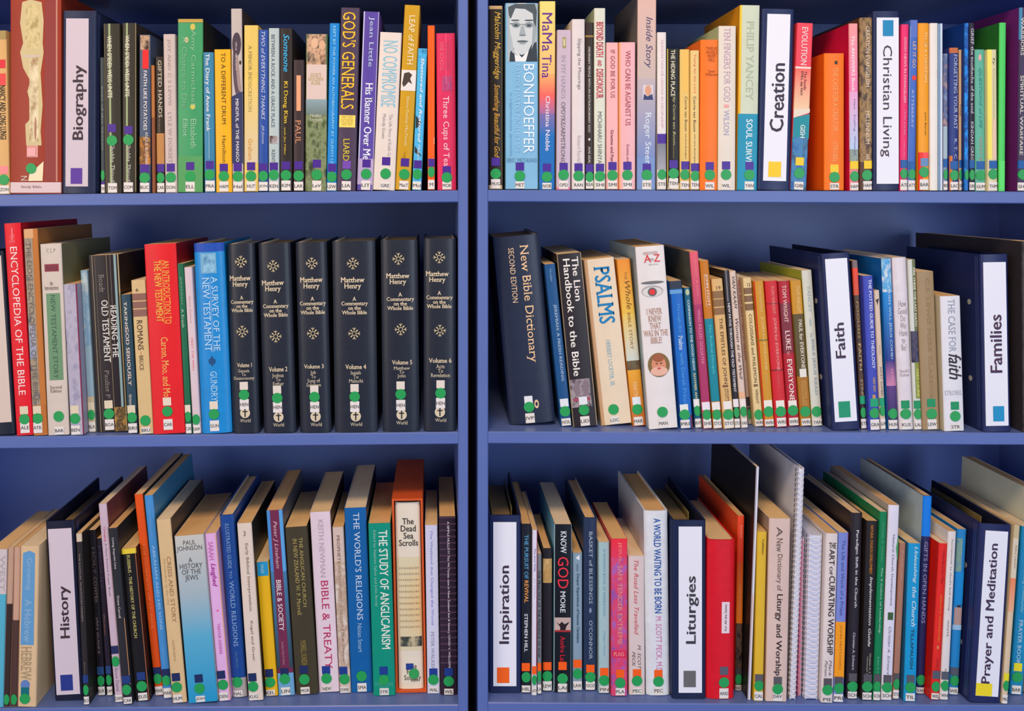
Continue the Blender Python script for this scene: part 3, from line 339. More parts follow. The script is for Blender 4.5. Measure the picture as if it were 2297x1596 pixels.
561 660 420 648 733 1515|h d=.17|1c4a94|dark blue illustrated guide with a long pale title|HAL - 1425 1475 .4 303848|T 470 740 .35 .6 88a8d0 - ILLUSTRATED GUIDE;T 755 800 .4 .58 88a8d0 - TO;T 815 1210 .35 .65 90b0d8 - WORLD RELIGIONS;T 1240 1340 .4 .55 6080b0 - HALVERSON;B 1400 1515 0 1 b0a8a8
669 768 468 747 834 1535|p sd=343028 d=.17|e9dacb|cream paperback with the numeral 3 about early interpretation|KUG 1395 1450 1490 .35|T 515 545 .4 .55 706050 h 3;T 590 1000 .42 .66 807060 - Early Biblical Interpretation;T 1055 1300 .42 .64 807060 - Kugel and Greer
781 865 700 846 918 1508|p|eaba1c|short yellow paperback with a light blue block at its top|KEL 1370 1425 1470 .4|B 700 785 .05 .95 2c98c8;T 715 770 .35 .6 a0d0e0 b WALKER
846 948 390 926 1020 1505|p sd=5a6068 d=.17|743050|plum paperback with sky blue edges and white bold title|LIN 1365 1405 1455 .45|B 390 760 0 .22 5090d0;B 390 760 .78 1 60a8e0;G 760 1340 0 .22 4880a8 384850;G 760 1340 .78 1 4880a8 384850;T 455 740 .32 .62 e0b8c0 i Peter J Lineham;T 810 1115 .32 .62 e8dce0 b BIBLE & SOCIETY;T 1180 1320 .35 .55 b88898 - Sunday School Union;B 1370 1505 0 1 70a8d0
959 1095 490 1030 1162 1500|p|443e2a|dark olive paperback on a church's history in gold capitals|MOR 1350 1408 1455 .42|T 555 975 .6 .76 b0a060 - THE ANGLICAN CHURCH;T 560 1020 .32 .5 b0a060 - IN NEW ZEALAND W. P. Morrell;T 1175 1330 .35 .6 988848 - MORRELL DUNEDIN
@Q 660 1000 2.677 BL 24408c
86 222 400 153 268 1485|p sd=5c4438 d=.17|ead8e2|white-pink paperback with grey author and crimson title below|NEW 1352 1402 1445 .4|T 445 795 .38 .62 b8a8b4 - KEITH NEWMAN;T 815 1345 .36 .72 b83060 - BIBLE & TREATY
226 297 492 276 339 1490|p|dcc8bc|cream paperback of prophets with brown stains below|OWE 1355 1405 1450 .4|T 540 710 .35 .62 806058 - PROPHETS;T 725 1090 .35 .58 a08878 - IN THE WILDERNESS;P 700 1340 0 1 dcc8bc b8a088 e0d4c8;T 1105 1300 .35 .6 807060 - J.M.R. Owens
296 435 375 345 472 1485|p sd=24323c d=.185|1262a4|tall blue paperback on the world's religions|SMA - 1388 1430 .5|T 405 1050 .4 .68 d0dcec - THE WORLD'S RELIGIONS;T 1070 1245 .4 .6 a0c0dc - Ninian Smart
439 582 468 478 606 1505|p d=.165|0e947c|jade green paperback with heavy condensed white capitals|SYK 1355 1410 1460 .5|T 510 1225 .45 .85 e0ece0 b THE STUDY OF ANGLICANISM;T 510 970 .18 .34 90ccb8 - Edited by Stephen Sykes and John Booty;T 1425 1470 .1 .9 58b8a0 h FORTRESS/SPCK
580 775 320 613 792 1488|c d=.17|d45c28|orange slipcase holding a cream book of scrolls|-|
783 862 480 801 874 1492|p|dadaee|pale lavender paperback about a weekend changing the world|WAL 1365 1408 1450 .5|T 510 1080 .35 .6 8c90d0 - The Weekend that Changed the World;T 1120 1350 .35 .6 9898b0 - PETER WALKER
865 980 430 881 984 1500|p d=.165|322232|ridged dark plum paperback at the right end of the lower left shelf|WIL 1360 1415 1460 .5|R 440 1350 0 1 4c3848;T 455 1340 .45 .62 e0d8e0 b A SIMPLE NULLITY? The Wi Parata case in New Zealand law & history DAVID V. WILLIAMS
@R 1080 1000 2.677 BR f46418
40 235 425 45 238 1490|b cd=72,212,465,1450,66,203|222c54|navy ring binder lettered Inspiration with orange square on the bottom shelf|-|T 725 1195 .32 .72 403448 u Inspiration;B 1337 1430 .25 .63 f46818
243 302 475 241 297 1490|p d=.17 sd=181418 ya=4|1a1e26|black paperback with a half blue, half orange bold title|HIL 1335 1395 1445 .45|T 540 805 .3 .72 5ca0c8 b THE PURSUIT OF;T 815 950 .3 .72 e8a058 b REVIVAL;T 1015 1245 .3 .65 e8e8ec b STEPHEN HILL
306 338 510 303 331 1503|p d=.15 ya=3|e8e4f4|very narrow white booklet in tiny blue type|JO 1352 1410 1450 .5|T 620 760 .35 .65 5058a0 - The God Walk;T 800 920 .4 .6 b0a8c0 - Ann Johnstone;B 510 1330 .85 1 a03048
339 361 655 334 362 1497|p|7c8488|narrow grey booklet on practising a presence|LA 1335 1390 1440 .5|T 755 1280 .2 .7 282830 b THE PRACTICE OF THE PRESENCE OF GOD
363 428 625 366 425 1480|h ya=4|221a1a|small black book with a torn tan label on its spine|LEW 1330 1390 1420 .5|B 685 830 .08 .95 c8a468;P 690 825 .1 .9 c8a468 b89458 d8b880
438 543 475 434 538 1485|p ya=3 d=.17 sd=70b8d0|12161a|black paperback about knowing more with a large red word|LAI 1325 1400 1430 .5|T 515 650 .35 .7 e0e4e8 b KNOW;T 670 860 .2 .82 e83848 - GOD;T 875 1005 .35 .65 e0e4e8 b MORE;B 1035 1118 .04 .96 c8b0a8;Y 2c1c1c .1,1060 .3,1075 .45,1060 .6,1075 .9,1060 .7,1090 .65,1115 .35,1115 .35,1090;B 1110 1122 .04 .96 a03030;T 1145 1300 .35 .65 c02838 b Andre Lai;B 475 1480 .0 .03 c0dce8;B 475 1480 .97 1 c0dce8
549 608 650 549 605 1475|p|8ca4b4|dusty blue-grey paperback of deeper experiences with a white triangle|LAW 1315 1375 1420 .5|Y e8f0f4 .3,680 .7,660 .7,695;T 715 760 .4 .6 405060 - various;T 775 1190 .35 .68 34506c b Deeper Experiences of Famous Christians
617 697 440 613 697 1475|h ya=3 d=.165|263652|slate navy hardback of blessings in small spaced capitals|OCO 1345 1395 1420 .5|T 520 955 .4 .66 b0bccc - BASKET of BLESSINGS;E 995 .5 16 .1 8090a8;T 1055 1290 .4 .66 b0bccc - O'CONNOR
700 769 585 703 769 1492|p|accacc|pale aqua paperback for women in faint blue letters|PIN 1365 1415 1450 .5|T 625 1030 .4 .64 78a8c0 - A WOMAN'S BOOK OF INSPIRATION;T 1120 1270 .4 .6 88b0c8 - Megan Pinker
778 873 565 779 877 1508|p ya=3|e03c50|red to violet swirled paperback with yellowish serif title|PLA 1375 1430 1460 .55|P 680 1508 0 1 9c58a8 e04868 a868b8;G 565 680 0 1 ec3040 e04060;T 585 715 .4 .65 f09888 - JESUS-;T 725 1200 .4 .68 e0a090 - SAFE TENDER EXTREME;B 1235 1280 .05 .95 d83058;T 1245 1270 .15 .8 f0a8a0 h PLASS
881 980 665 886 984 1500|p|e2d2ce|cream paperback on the road less travelled in thin red italics|PEC 1370 1415 1455 .5|T 690 1140 .35 .62 d05868 i The Road Less Travelled;T 1200 1370 .55 .75 705c5c i M. SCOTT;T 1240 1330 .2 .4 705c5c i PECK
@S 1440 1000 2.677 BR 605c60
10 160 395 28 172 1505|h d=.165 ya=3 sd=c8d0dc|e9edf1|white hardback in a jacket with blue and pink marker-like capitals|PEC 1375 1420 1450 .5 f46418|T 440 1010 .38 .68 2858a8 b A WORLD WAITING TO BE BORN;T 1030 1370 .38 .66 d078b0 - M. SCOTT PECK, M.D.
175 385 455 180 386 1525|b cd=217,358,492,1490,216,360|1e2848|navy ring binder lettered Liturgies with grey square on the bottom shelf|-|T 788 1195 .4 .78 404048 u Liturgies;B 1357 1455 .33 .69 6c6c6c
388 570 570 389 552 1525|h d=.16|dc1422|plain bright red covered book with a tiny typed white strip|ANG 1355 1425 1460 .62 5c606c|B 942 1130 .52 .8 ecdce0;T 955 1115 .62 .7 685058 u For All the Saints
574 630 425 560 610 1475|p sd=e85428 d=.17|e04c24|orange paperback on habits with a dark photo foot|BAK 1365 1405 1440 .5 484848|G 425 700 0 1 ec5028 d03c1c;G 700 1070 0 1 c04c1c e88018;T 480 560 .4 .65 f0a088 - BARRY;T 840 1020 .4 .65 e09868 - KEANE HABITS;P 1070 1475 0 1 382820 645040 201814
672 716 130 632 652 1530|p sd=1c1a1a d=.18|e6e6f0|very tall thin white booklet with a black back cover|-|B 130 1530 0 .3 a8a4ac;G 900 1500 .3 .6 e8c0a8 e0d8f0
683 750 520 657 729 1537|p|e4bc38|yellow paperback with only a small name near its top|CAL 1400 1445 1480 .5|T 565 655 .5 .7 604810 b Callahan
765 894 440 742 870 1540|p d=.17 sd=c0a090|e2c8bc|pale salmon dictionary of worship in mixed thin and bold type|DAV 1415 1465 1480 .55|T 490 550 .35 .62 685450 - A;T 560 640 .35 .65 685450 - New;T 655 875 .35 .65 685450 - Dictionary of;T 895 1385 .35 .7 382c2c b Liturgy and Worship
@T 1760 1000 2.677 BR 585458
82 137 140 37 75 1540|s d=.18|e4e6f4|very tall white wire-bound notebook in the lower right shelf|-|
100 130 560 80 110 1520|s d=.15|e8a0b0|narrow pink wire-bound notebook touching the tall white one|-|
150 238 540 122 210 1540|s d=.16|d8dcf0|thick white wire-bound book beside a curating title|-|
251 322 530 219 290 1548|p d=.16|e9deda|cream paperback with tall black capitals about curating|PIE 1425 1470 1510 .5|T 585 620 .25 .85 403838 b~h THE;T 625 720 .3 .75 383030 b ART;T 728 780 .35 .6 403838 b OF;T 785 1260 .35 .85 383030 b CURATING WORSHIP;T 1290 1390 .55 .8 786c70 i Mark;T 1295 1390 .2 .45 786c70 i Pierson
326 385 525 293 355 1545|p d=.16|8090d4|paperback periwinkle above and orange below on a priest's life|PRI 1415 1460 1495 .45|B 1062 1400 0 1 f4a01c;T 570 1025 .35 .66 4858a0 - The Life and Work of a Priest;T 1080 1350 .35 .62 b06c18 - JOHN PRITCHARD;B 525 1062 .93 1 c84878
397 475 410 373 440 1525|h d=.165|261c1e|black book about a paradigm shift in white sans letters|SCH 1395 1450 1480 .5|T 510 975 .4 .68 e4e0e4 b Paradigm Shift in the Church;T 1125 1350 .4 .6 c8c4cc b Christian A. Schwarz
488 568 455 463 525 1532|p d=.17|241e1c|black guide with an orange line above white italics|SCH 1400 1450 1485 .5|T 480 775 .35 .6 c88428 b NATURAL CHURCH DEVELOPMENT;T 790 1210 .35 .68 e0dcd4 bi Implementation Guide;T 1250 1370 .6 .75 b8b0a0 b Christian A. S;T 1270 1380 .35 .5 b8b0a0 b Christoph S
572 618 400 530 574 1535|p d=.167|128050|tall green paperback about colours of leadership|SCH 1400 1450 1480 .5|T 460 700 .35 .65 58b080 - Christian A. Schwarz;T 735 1130 .35 .66 c0e0cc - The 3 Colors of Leadership;T 1270 1370 .35 .6 68b890 b NCD
627 690 360 579 645 1532|p sd=b0a8a0 d=.168|e8e5f2|tall white paperback on church development with a small green square|SCH 1405 1455 1480 .5|T 535 965 .42 .66 706c80 - Natural Church Development;Y 50a068 .8,620 1,540 1,700;B 1005 1050 .3 .8 406038;T 1090 1380 .42 .66 807c90 i Christian A. Schwarz
694 730 590 648 688 1525|p|ac7c68|narrow brown-pink paperback with pale embossed capitals|STO 1395 1435 1470 .5|T 630 800 .35 .6 d0a890 - Reinhold;T 860 1220 .35 .6 c89c84 - CHRIST AND CULTURE
@U 1997 1000 2.677 BR 585c68
108 186 590 82 152 1540|p sd=2c6890 d=.16|1c9cd2|sky blue paperback with a white brush-lettered script title|TIL 1405 1455 1490 .5|T 610 830 .4 .75 d0e8f0 ib Unleashing;T 850 1090 .4 .75 d0e8f0 ib the Church;T 1105 1345 .4 .66 205068 b TILLAPAUGH
190 272 305 160 210 1495|h sd=c0d4dc d=.17|1e2054|tall blue-topped book of gifts with a white cover edge|VAN - 1410 1455 .5|B 305 548 0 1 0c7cdc;T 580 1070 .3 .7 a0a0c8 - GIFTS IN OPEN HANDS
286 345 590 233 293 1530|p sd=e02418|e42c20|red paperback with small yellow type beside a white one|WIL 1380 1450 1490 .65|T 630 830 .45 .68 901c20 - I Was Born For This;T 900 1185 .45 .66 e89030 - SERIOUS NONSENSE?;E 1215 .5 12 .12 d89058;T 1280 1360 .4 .65 a02428 - WILL
348 400 518 300 346 1530|p d=.165|e9e2de|white paperback on sacraments in small dark type|WHI 1385 1445 1480 .5|T 565 995 .4 .62 786c78 - Sacraments as God's Self Giving;T 1050 1150 .4 .62 887c88 - WHITE;T 1340 1375 .4 .6 786c78 - Abi
403 461 505 353 408 1500|p d=.165|2c8ccc|turquoise-blue paperback with small photo panels near a big binder|WIL 1360 1415 1455 .4|P 560 760 0 .6 6898b0 88a890 4888b0;B 760 955 0 1 1c8cd0;Y 342420 .3,962 .8,962 .6,985;B 975 1080 .1 .9 b89890;B 1080 1110 0 1 a0c8e8
532 742 475 480 662 1550|b cd=580,725,515,1512,503,637 d=.26|222a58|navy ring binder lettered Prayer and Meditation with yellow square|-|T 590 1435 .32 .67 443450 u Prayer and Meditation;B 1435 1510 .17 .68 f0dc28
746 780 480 669 704 1555|p d=.17 sd=d8c8a0|e2ccac|thin cream and salmon book pressed to the right of the prayer binder|MAC 1395 1445 1500 .5 e8dc30|B 480 560 0 1 c8b890;B 560 800 0 1 dcd0b8;G 800 1000 0 1 e88c60 e8b490;T 600 740 .4 .65 807468 - BIBLE LANDS
785 880 490 722 800 1500|p d=.165|1c8cbc|blue paperback of daily prayer in white script, near the frame edge|BAR 1335 1395 1445 .45 e8dc30|T 720 1010 .3 .6 90ccdc i Learning Community;T 1050 1320 .3 .6 c0dce8 - PRAYER BOOK
895 975 300 835 915 1520|p d=.17|d8dccc|pale book with a photo cover at the lower right corner|-|P 330 800 0 1 605850 a09888 c8ccb8
'''
# ------------------------------------------------------------------ reading the book list
def parse():
    books = []; cx = cy = 0; s = 1; sec = ''; stc = ''
    for ln in DATA.strip().split('\n'):
        if ln[0] == '@':
            p = ln.split(); cx, cy, s, sec, stc = float(p[1]), float(p[2]), float(p[3]), p[4], p[5]; continue
        geo, opt, col, lab, stick, items = ln.split('|', 5)
        g = [float(x) for x in geo.split()]
        o = opt.split(); kw = dict(x.split('=') for x in o[1:])
        b = dict(sec=sec, kind=o[0], kw=kw, col=col, lab=lab, stick=stick.split(), stc=stc, cy=cy, s=s)
        b['px'] = [cx+g[0]/s, cx+g[1]/s, cy+g[2]/s, cx+g[3]/s, cx+g[4]/s, cy+g[5]/s]; b['g'] = g
        its = []
        for it in items.split(';'):
            it = it.strip()
            if not it: continue
            t = it.split(); its.append((t[0], t[1:]))
        b['items'] = its; books.append(b)
    return books
BOOKS = parse()
rnd = random.Random(5)
for b in BOOKS:
    tl, tr, t, bl, br, bo = b['px']; sec = b['sec']
    (xa, ya), (xb, yb) = EDGE[sec]; xm = (bl+br)/2
    e = ya+(yb-ya)*(xm-xa)/(xb-xa)
    if sec[0] == 'T': Y = .010+rnd.random()*.006
    else: Y = D*((e-YV)/max(1, bo-YV)-1)
    Y = max(.003, min(.05, Y)); b['Y'] = Y
    k = (D+Y)/F; b['k'] = k
    base = shelf_z(sec, PX(xm, Y)); b['base'] = base
    hz = PZ(t, Y)-base; dx = ((tl-bl)+(tr-br))/2*k
    a = math.atan2(dx, hz); b['a'] = a; b['L'] = hz/math.cos(a)
    wx = ((tr-tl)*.4+(br-bl)*.6)*k
    b['xl'] = PX((bl+br)/2, Y)-wx/2; b['xr'] = b['xl']+wx       # horizontal extents at shelf height
    b['hz'] = hz
for sec in ('TL', 'ML', 'BL', 'TR', 'MR', 'BR'):
    bs = [b for b in BOOKS if b['sec'] == sec]
    for _ in range(3):
        for p, q in zip(bs, bs[1:]):
            gap = min((q['xl']+math.tan(q['a'])*z)-(p['xr']+math.tan(p['a'])*z) for z in (0, min(p['hz'], q['hz'])))
            if gap < .0003:
                d = .0003-gap; wp, wq = p['xr']-p['xl'], q['xr']-q['xl']; f = wp/(wp+wq)
                p['xr'] -= d*f; q['xl'] += d*(1-f)
    lo, hi = XI[sec[1]]
    for b in bs:      # keep clear of the side panels
        for z in (0, b['hz']):
            m = b['xr']+math.tan(b['a'])*z-(hi-.0005)
            if m > 0: b['xr'] -= m
            m = (lo+.0005)-(b['xl']+math.tan(b['a'])*z)
            if m > 0: b['xl'] += m
        if b['xr']-b['xl'] < .003: print('THIN', b['lab'], b['xr']-b['xl'])
jobs = {}
SANS = ('The Diary', 'TO A DIFF', 'Hamilton', 'Slipping', 'Richard', 'BONHOEFFER', 'PASTOR', 'MaMa', 'Tina', 'Christina', 'MICHIHARU', 'Corrie', 'Tramp', 'with Jam', 'THE HIDING', 'EVOLUTION',
        'The fossils', 'STILL', 'GISH', 'The ANSWERS', 'Ham .', 'Christian', 'LET IT', 'ENCYCLOPEDIA', 'NEW TESTAMENT STORY', 'The Lion', 'Handbook', 'JOHN STOTT', 'The Radical', 'NEW PATHS', 'COMPANION', 'RHYMER',
        'THE POTTED', 'FOOLISH', 'FAITH', 'BIBLE &', 'THE STUDY', 'THE PURSUIT', 'REVIVAL', 'STEPHEN', 'A WORLD', 'M. SCOTT PECK,', 'THE', 'ART', 'CURATING', 'The Life and', 'JOHN PRIT', 'Paradigm', 'PAUL/JO', 'A/HISTORY',
        'John Barnes', 'Callahan', 'SECOND', 'ROMANS', 'A', 'New', 'Dictionary of', 'Liturgy and', 'TILLA', 'NICKY', 'KEPT', 'ARE THESE', 'A New Zea', 'The/Dead', 'NAT')
def style(t, txt):
    st = ''.join(x for x in t if x in 'bhiu')
    if 'u' in st or 'i' in st or txt in SANS or any(len(p) > 3 and txt.startswith(p) for p in SANS): return st
    return st+'s'
for b in BOOKS:
    for c, t in b['items']:
        if c == 'T': txt = ' '.join(t[6:]); jobs[(txt, style(t[5], txt))] = 1
    if b['stick'] and b['stick'][0] != '-': jobs[(b['stick'][0], 'b')] = 1
for x in (('The/Dead/Sea/Scrolls', 'bh'), ('The/Folio/Society', 'h'), ('a a n w u m a v w e', ''), ('VER', 'b')): jobs[x] = 1
GLY = font_mesh_cache(list(jobs))

class Spine:
    def __init__(s, w, h, kind):
        s.w, s.h = w, h
        if kind in ('h',):
            sg = min(.0042, .15*w); n = 10
            s.cols = [w*(.5-.5*math.sin(math.pi/2*(1-2*i/n))) for i in range(n+1)]; s.ys = [sg*(.25*(2*x/w-1)**2+.75*(2*x/w-1)**6) for x in s.cols]; s.curved = True
        else:
            r = min(.0016 if kind == 'p' else .003, w*.2)
            s.cols = [0, r*.3, r, w-r, w-r*.3, w]; s.ys = [r, r*.3, 0, 0, r*.3, r]; s.curved = False
    def y(s, x):
        c = s.cols
        if x <= c[0]: return s.ys[0]
        for i in range(len(c)-1):
            if x <= c[i+1]: f = (x-c[i])/(c[i+1]-c[i]); return s.ys[i]+f*(s.ys[i+1]-s.ys[i])
        return s.ys[-1]
def decal(sp, xa, xb, za, zb, off, nz=1):
    xs = [xa]+[c for c in sp.cols if xa+1e-5 < c < xb-1e-5]+[xb]; vs = []; fs = []
    for j in range(nz+1):
        z = za+(zb-za)*j/nz
        vs += [(x, sp.y(x)-off, z) for x in xs]
    n = len(xs)
    for j in range(nz):
        for i in range(n-1): fs.append((j*n+i, j*n+i+1, (j+1)*n+i+1, (j+1)*n+i))
    return vs, fs
def text_part(sp, key, xa, xb, za, zb, off, m, parent, name='lettering'):
    """za = top z, zb = bottom z"""
    vs0, fs, _ = GLY[key]
    if not vs0: return
    st = key[1]; P = []
    for tx, ty, l in vs0:
        if 'h' in st: P.append((xa+tx*(xb-xa), zb+ty*(za-zb), l))
        elif 'u' in st: P.append((xb-ty*(xb-xa), zb+tx*(za-zb), l))
        else: P.append((xa+ty*(xb-xa), za-tx*(za-zb), l))
    if sp.curved:      # cut the glyphs along the spine's facets so that they lie on them
        import bmesh
        bm = bmesh.new(); bv = [bm.verts.new((x, -l, z)) for x, z, l in P]
        for f in fs:
            try: bm.faces.new([bv[i] for i in f])
            except ValueError: pass
        for c in sp.cols[1:-1]:
            if xa < c < xb:
                bmesh.ops.bisect_plane(bm, geom=bm.verts[:]+bm.edges[:]+bm.faces[:], dist=1e-7, plane_co=(c, 0, 0), plane_no=(1, 0, 0))
        bm.verts.index_update()
        V = [(v.co.x, sp.y(v.co.x)-off+v.co.y, v.co.z) for v in bm.verts]; Fc = [tuple(v.index for v in f.verts) for f in bm.faces]; bm.free()
        return mesh(name, V, Fc, [m], parent)
    return mesh(name, [(x, sp.y(x)-off-l, z) for x, z, l in P], fs, [m], parent)
def shell(name, sp, w, h, d, t, m, side, parent, inner='e8dcc8'):
    out = [(0, d)]+[(x, y) for x, y in zip(sp.cols, sp.ys)]+[(w, d)]
    inn = [(t, d)]+[(min(max(x, t), w-t), y+t) for x, y in zip(sp.cols, sp.ys)]+[(w-t, d)]
    n = len(out); vs = [(x, y, 0) for x, y in out]+[(x, y, 0) for x, y in inn]+[(x, y, h) for x, y in out]+[(x, y, h) for x, y in inn]+[(x, y, 0) for x, y in out]+[(x, y, h) for x, y in out]
    fs, mi, sm = [], [], []
    for i in range(n-1):
        q = 0 if i in (0, n-2) else 4*n      # the spine has vertices of its own, so that its smooth normals stay level
        fs.append((i+q, i+1+q, (2*n if not q else n)+i+1+q, (2*n if not q else n)+i+q)); mi.append(1 if i in (0, n-2) else 0); sm.append(i not in (0, n-2))
        fs.append((n+i+1, n+i, 3*n+i, 3*n+i+1)); mi.append(2); sm.append(False)
        fs.append((i+1, i, n+i, n+i+1)); mi.append(0); sm.append(False)
        fs.append((2*n+i, 2*n+i+1, 3*n+i+1, 3*n+i)); mi.append(0); sm.append(False)
    for i in (0, n-1): fs.append((i, n+i, 3*n+i, 2*n+i)); mi.append(1); sm.append(False)
    return mesh(name, vs, fs, [m, side, mat(inner, 'ink')], parent, mi, None, sm)
def ring_mesh(rx, ry, r, n=14, k=5):
    vs = []; fs = []
    for i in range(n):
        a = 2*math.pi*i/n; cx, cy = rx*math.cos(a), ry*math.sin(a)
        for j in range(k):
            q = 2*math.pi*j/k; rr = r*math.cos(q)
            vs.append((cx+rr*math.cos(a), cy+rr*math.sin(a), r*math.sin(q)))
    for i in range(n):
        for j in range(k): fs.append((i*k+j, i*k+(j+1) % k, ((i+1) % n)*k+(j+1) % k, ((i+1) % n)*k+j))
    return vs, fs
NAMES = {'p': ('paperback_book', 'book'), 'h': ('hardback_book', 'book'), 'b': ('ring_binder', 'ring binder'),
         's': ('wire_bound_notebook', 'notebook'), 'c': ('slipcase', 'slipcase')}
SECN = {'TL': 'biographies on the top left shelf', 'TR': 'books on the top right shelf', 'ML': 'bible studies on the middle left shelf',
        'MR': 'books on the middle right shelf', 'BL': 'history books on the bottom left shelf', 'BR': 'books on the bottom right shelf'}
PAGES = ['f0cc98', 'f4d6aa', 'ecc48c', 'f4e0c2', 'e8be88']
def build(b, i):
    w = (b['xr']-b['xl'])*math.cos(b['a']); L = b['L']; a = b['a']; Y = b['Y']; kw = b['kw']; kind = b['kind']
    L -= w*abs(math.sin(a))*.5
    d = float(kw.get('d', 0)) or min(.17, .135+.1*max(0, L-.17))
    if kind == 'b': d = .178
    d = min(d, UD-.012-Y)
    root = bpy.data.objects.new(NAMES[kind][0], None); COL.objects.link(root)
    tag(root, b['lab'], NAMES[kind][1], SECN[b['sec']] if kind in 'phc' else ('section binders between the books' if kind == 'b' else None))
    px = b['xr'] if a > 0 else b['xl']; ox = -w if a > 0 else 0
    base = min(shelf_z(b['sec'], px), shelf_z(b['sec'], px)) + .0004
    # the spine's lower left corner is local (0,0,0); the pivot corner stands on the shelf
    R = Matrix.Rotation(a, 4, 'Y'); off = R @ Vector((-ox, 0, 0))
    root.location = (px-off.x, Y, base-off.z); root.rotation_euler = (0, a, 0)
    if abs(a) < .004: root.rotation_euler = (0, 0, 0); root.location = (b['xl'], Y, base+.0006)
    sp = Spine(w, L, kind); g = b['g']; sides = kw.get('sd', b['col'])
    def z_of(v): return (g[5]-v)/(g[5]-g[2])*L
    def X(f): return max(0, min(1, f))*w
    top_off = .0002
    if kind in 'ph':
        t = .0005 if kind == 'p' else min(.0024, w*.14)
        ck = 'cover' if kind == 'p' else 'cloth'
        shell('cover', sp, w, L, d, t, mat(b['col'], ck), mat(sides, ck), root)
        e, yi = (.0008, .0006) if kind == 'p' else (.003, .004)
        ys = max(sp.ys) if kind == 'h' else min(sp.ys)
        mesh('page_block', *boxvf(t+.0001, w-t-.0001, ys+t+(.0008 if kind == 'p' else 0.001), d-yi, e, L-e), [mat(PAGES[i % 5], 'pages')], root)
    elif kind == 'b':
        t = .0026
        shell('cover', sp, w, L, d, t, mat(b['col'], 'vinyl'), mat(b['col'], 'vinyl'), root, '161c38')
        mesh('paper_stack', *boxvf(t+.004, w*.74, .045, d-.016, .006, L-.014), [mat('8c7858', 'pages')], root)
        mesh('divider_sheet', *boxvf(w*.78, w*.82, .05, d-.01, .006, L-.007), [mat('94865c', 'cover')], root)
        # seam welded along both spine edges, and the rivets of the ring mechanism
        for xx in (.0, w):
            for zz in (.28, .72):
                vs, fs = ring_mesh(.0024, .0024, .0008, 10, 5)
                sgn = -1 if xx == 0 else 1
                vs = [(xx+sgn*abs(z)*.4, .026+x, zz*L+y) for x, y, z in vs]
                mesh('rivet', vs, fs, [mat('d8d4cc', 'metal')], root)
                vs = [(xx+sgn*.0004, .026+.0036*math.cos(k*math.pi/5), zz*L+.0036*math.sin(k*math.pi/5)) for k in range(10)]+[(xx, .026+.0036*math.cos(k*math.pi/5), zz*L+.0036*math.sin(k*math.pi/5)) for k in range(10)]
                mesh('rivet_cap', vs, [tuple(range(10))]+[(k, (k+1) % 10, 10+(k+1) % 10, 10+k) for k in range(10)], [mat('d8d4cc', 'metal')], root)
            x0, x1 = (xx-.0002, xx+.0001) if xx == 0 else (xx-.0001, xx+.0002)
            for k in (0, 1):
                mesh('seam', *boxvf(x0, x1, .0065+k*.004, .0085+k*.004, .003, L-.003), [mat('3c4878', 'vinyl')], root)
        ul, ur, vt, vb, bl, br = [float(x) for x in kw['cd'].split(',')]
        ft = vt-g[2]; Hh = g[5]-g[2]
        def fr(u, v): f = (v-g[2])/Hh; l = g[0]+(g[3]-g[0])*f; r = g[1]+(g[4]-g[1])*f; return (u-l)/(r-l)
        xa = X((fr(ul, vt)+fr(bl, vb))/2); xb = X((fr(ur, vt)+fr(br, vb))/2)
        vs, fs = decal(sp, max(xa, .001), min(xb, w-.001), z_of(vb), z_of(vt), .0005)
        n = len(vs); bx = boxvf(max(xa, .0015), min(xb, w-.0015), -.0006, .0005, z_of(vb), z_of(vt))
        mesh('label_card', *bx, [mat({'TL': 'd2c6d0', 'BL': 'd8ccd6', 'ML': 'd8c8bc'}.get(b['sec'], 'eef0f8'), 'sticker')], root)  # warm left and cool right light is put into the card colours
        top_off = .0009
    elif kind == 's':
        sheet = mat(b['col'], 'pages'); t = .0008
        mesh('front_cover', *boxvf(.0012, .0012+t, .004, d, 0, L), [mat('e4e8f4' if b['col'] != 'e8a0b0' else 'd88098', 'cover')], root)
        mesh('page_block', *boxvf(t+.0015, w-t-.0015, .0045, d-.002, .001, L-.002), [sheet], root)
        mesh('back_cover', *boxvf(w-t-.0012, w-.0012, .004, d, 0, L), [mat('e4e4ee', 'cover')], root)
        vs, fs = ring_mesh(max(.002, w*.5-.0007), .0058, .0006)
        pitch, dbl = (.0176, (0, .0026)) if w > .02 else (.0066, (0,)); me = None; n = int(L/pitch)
        for k in range(n):
            z = .006+k*(L-.012)/(n-1)
            for dz in dbl:
                if me is None:
                    o = mesh('wire_ring', vs, fs, [mat('eceaf2' if b['col'] != 'e8a0b0' else 'e090a8', 'ink')], root); me = o.data
                else:
                    o = bpy.data.objects.new('wire_ring', me); COL.objects.link(o); o.parent = root
                o.location = (w/2, .0068, z+dz)
                if dz: o.scale = (.97, .97, 1)
        me = None
        for k in range(n):
            z = .006+k*(L-.012)/(n-1)-.0012
            for xx in (.0011,):
                if me is None: o = mesh('punched_hole', *boxvf(-.0001, .0001, .0115, .0135, 0, .0042), [mat('50505c')], root); me = o.data
                else: o = bpy.data.objects.new('punched_hole', me); COL.objects.link(o); o.parent = root
                o.location = (xx, 0, z)
        return root
    elif kind == 'c':
        t = .0026; m = mat(b['col'], 'cover'); e = .0003
        mesh('side_board', *boxvf(0, t, 0, d, 0, L), [m], root); mesh('side_board', *boxvf(w-t, w, 0, d, 0, L), [m], root)
        mesh('top_board', *boxvf(t, w-t, 0, d, L-t, L), [m], root); mesh('bottom_board', *boxvf(t, w-t, 0, d, 0, t), [m], root)
        mesh('back_board', *boxvf(t, w-t, d-t, d, t, L-t), [m], root)
        bk = bpy.data.objects.new('hardback_book', None); COL.objects.link(bk)
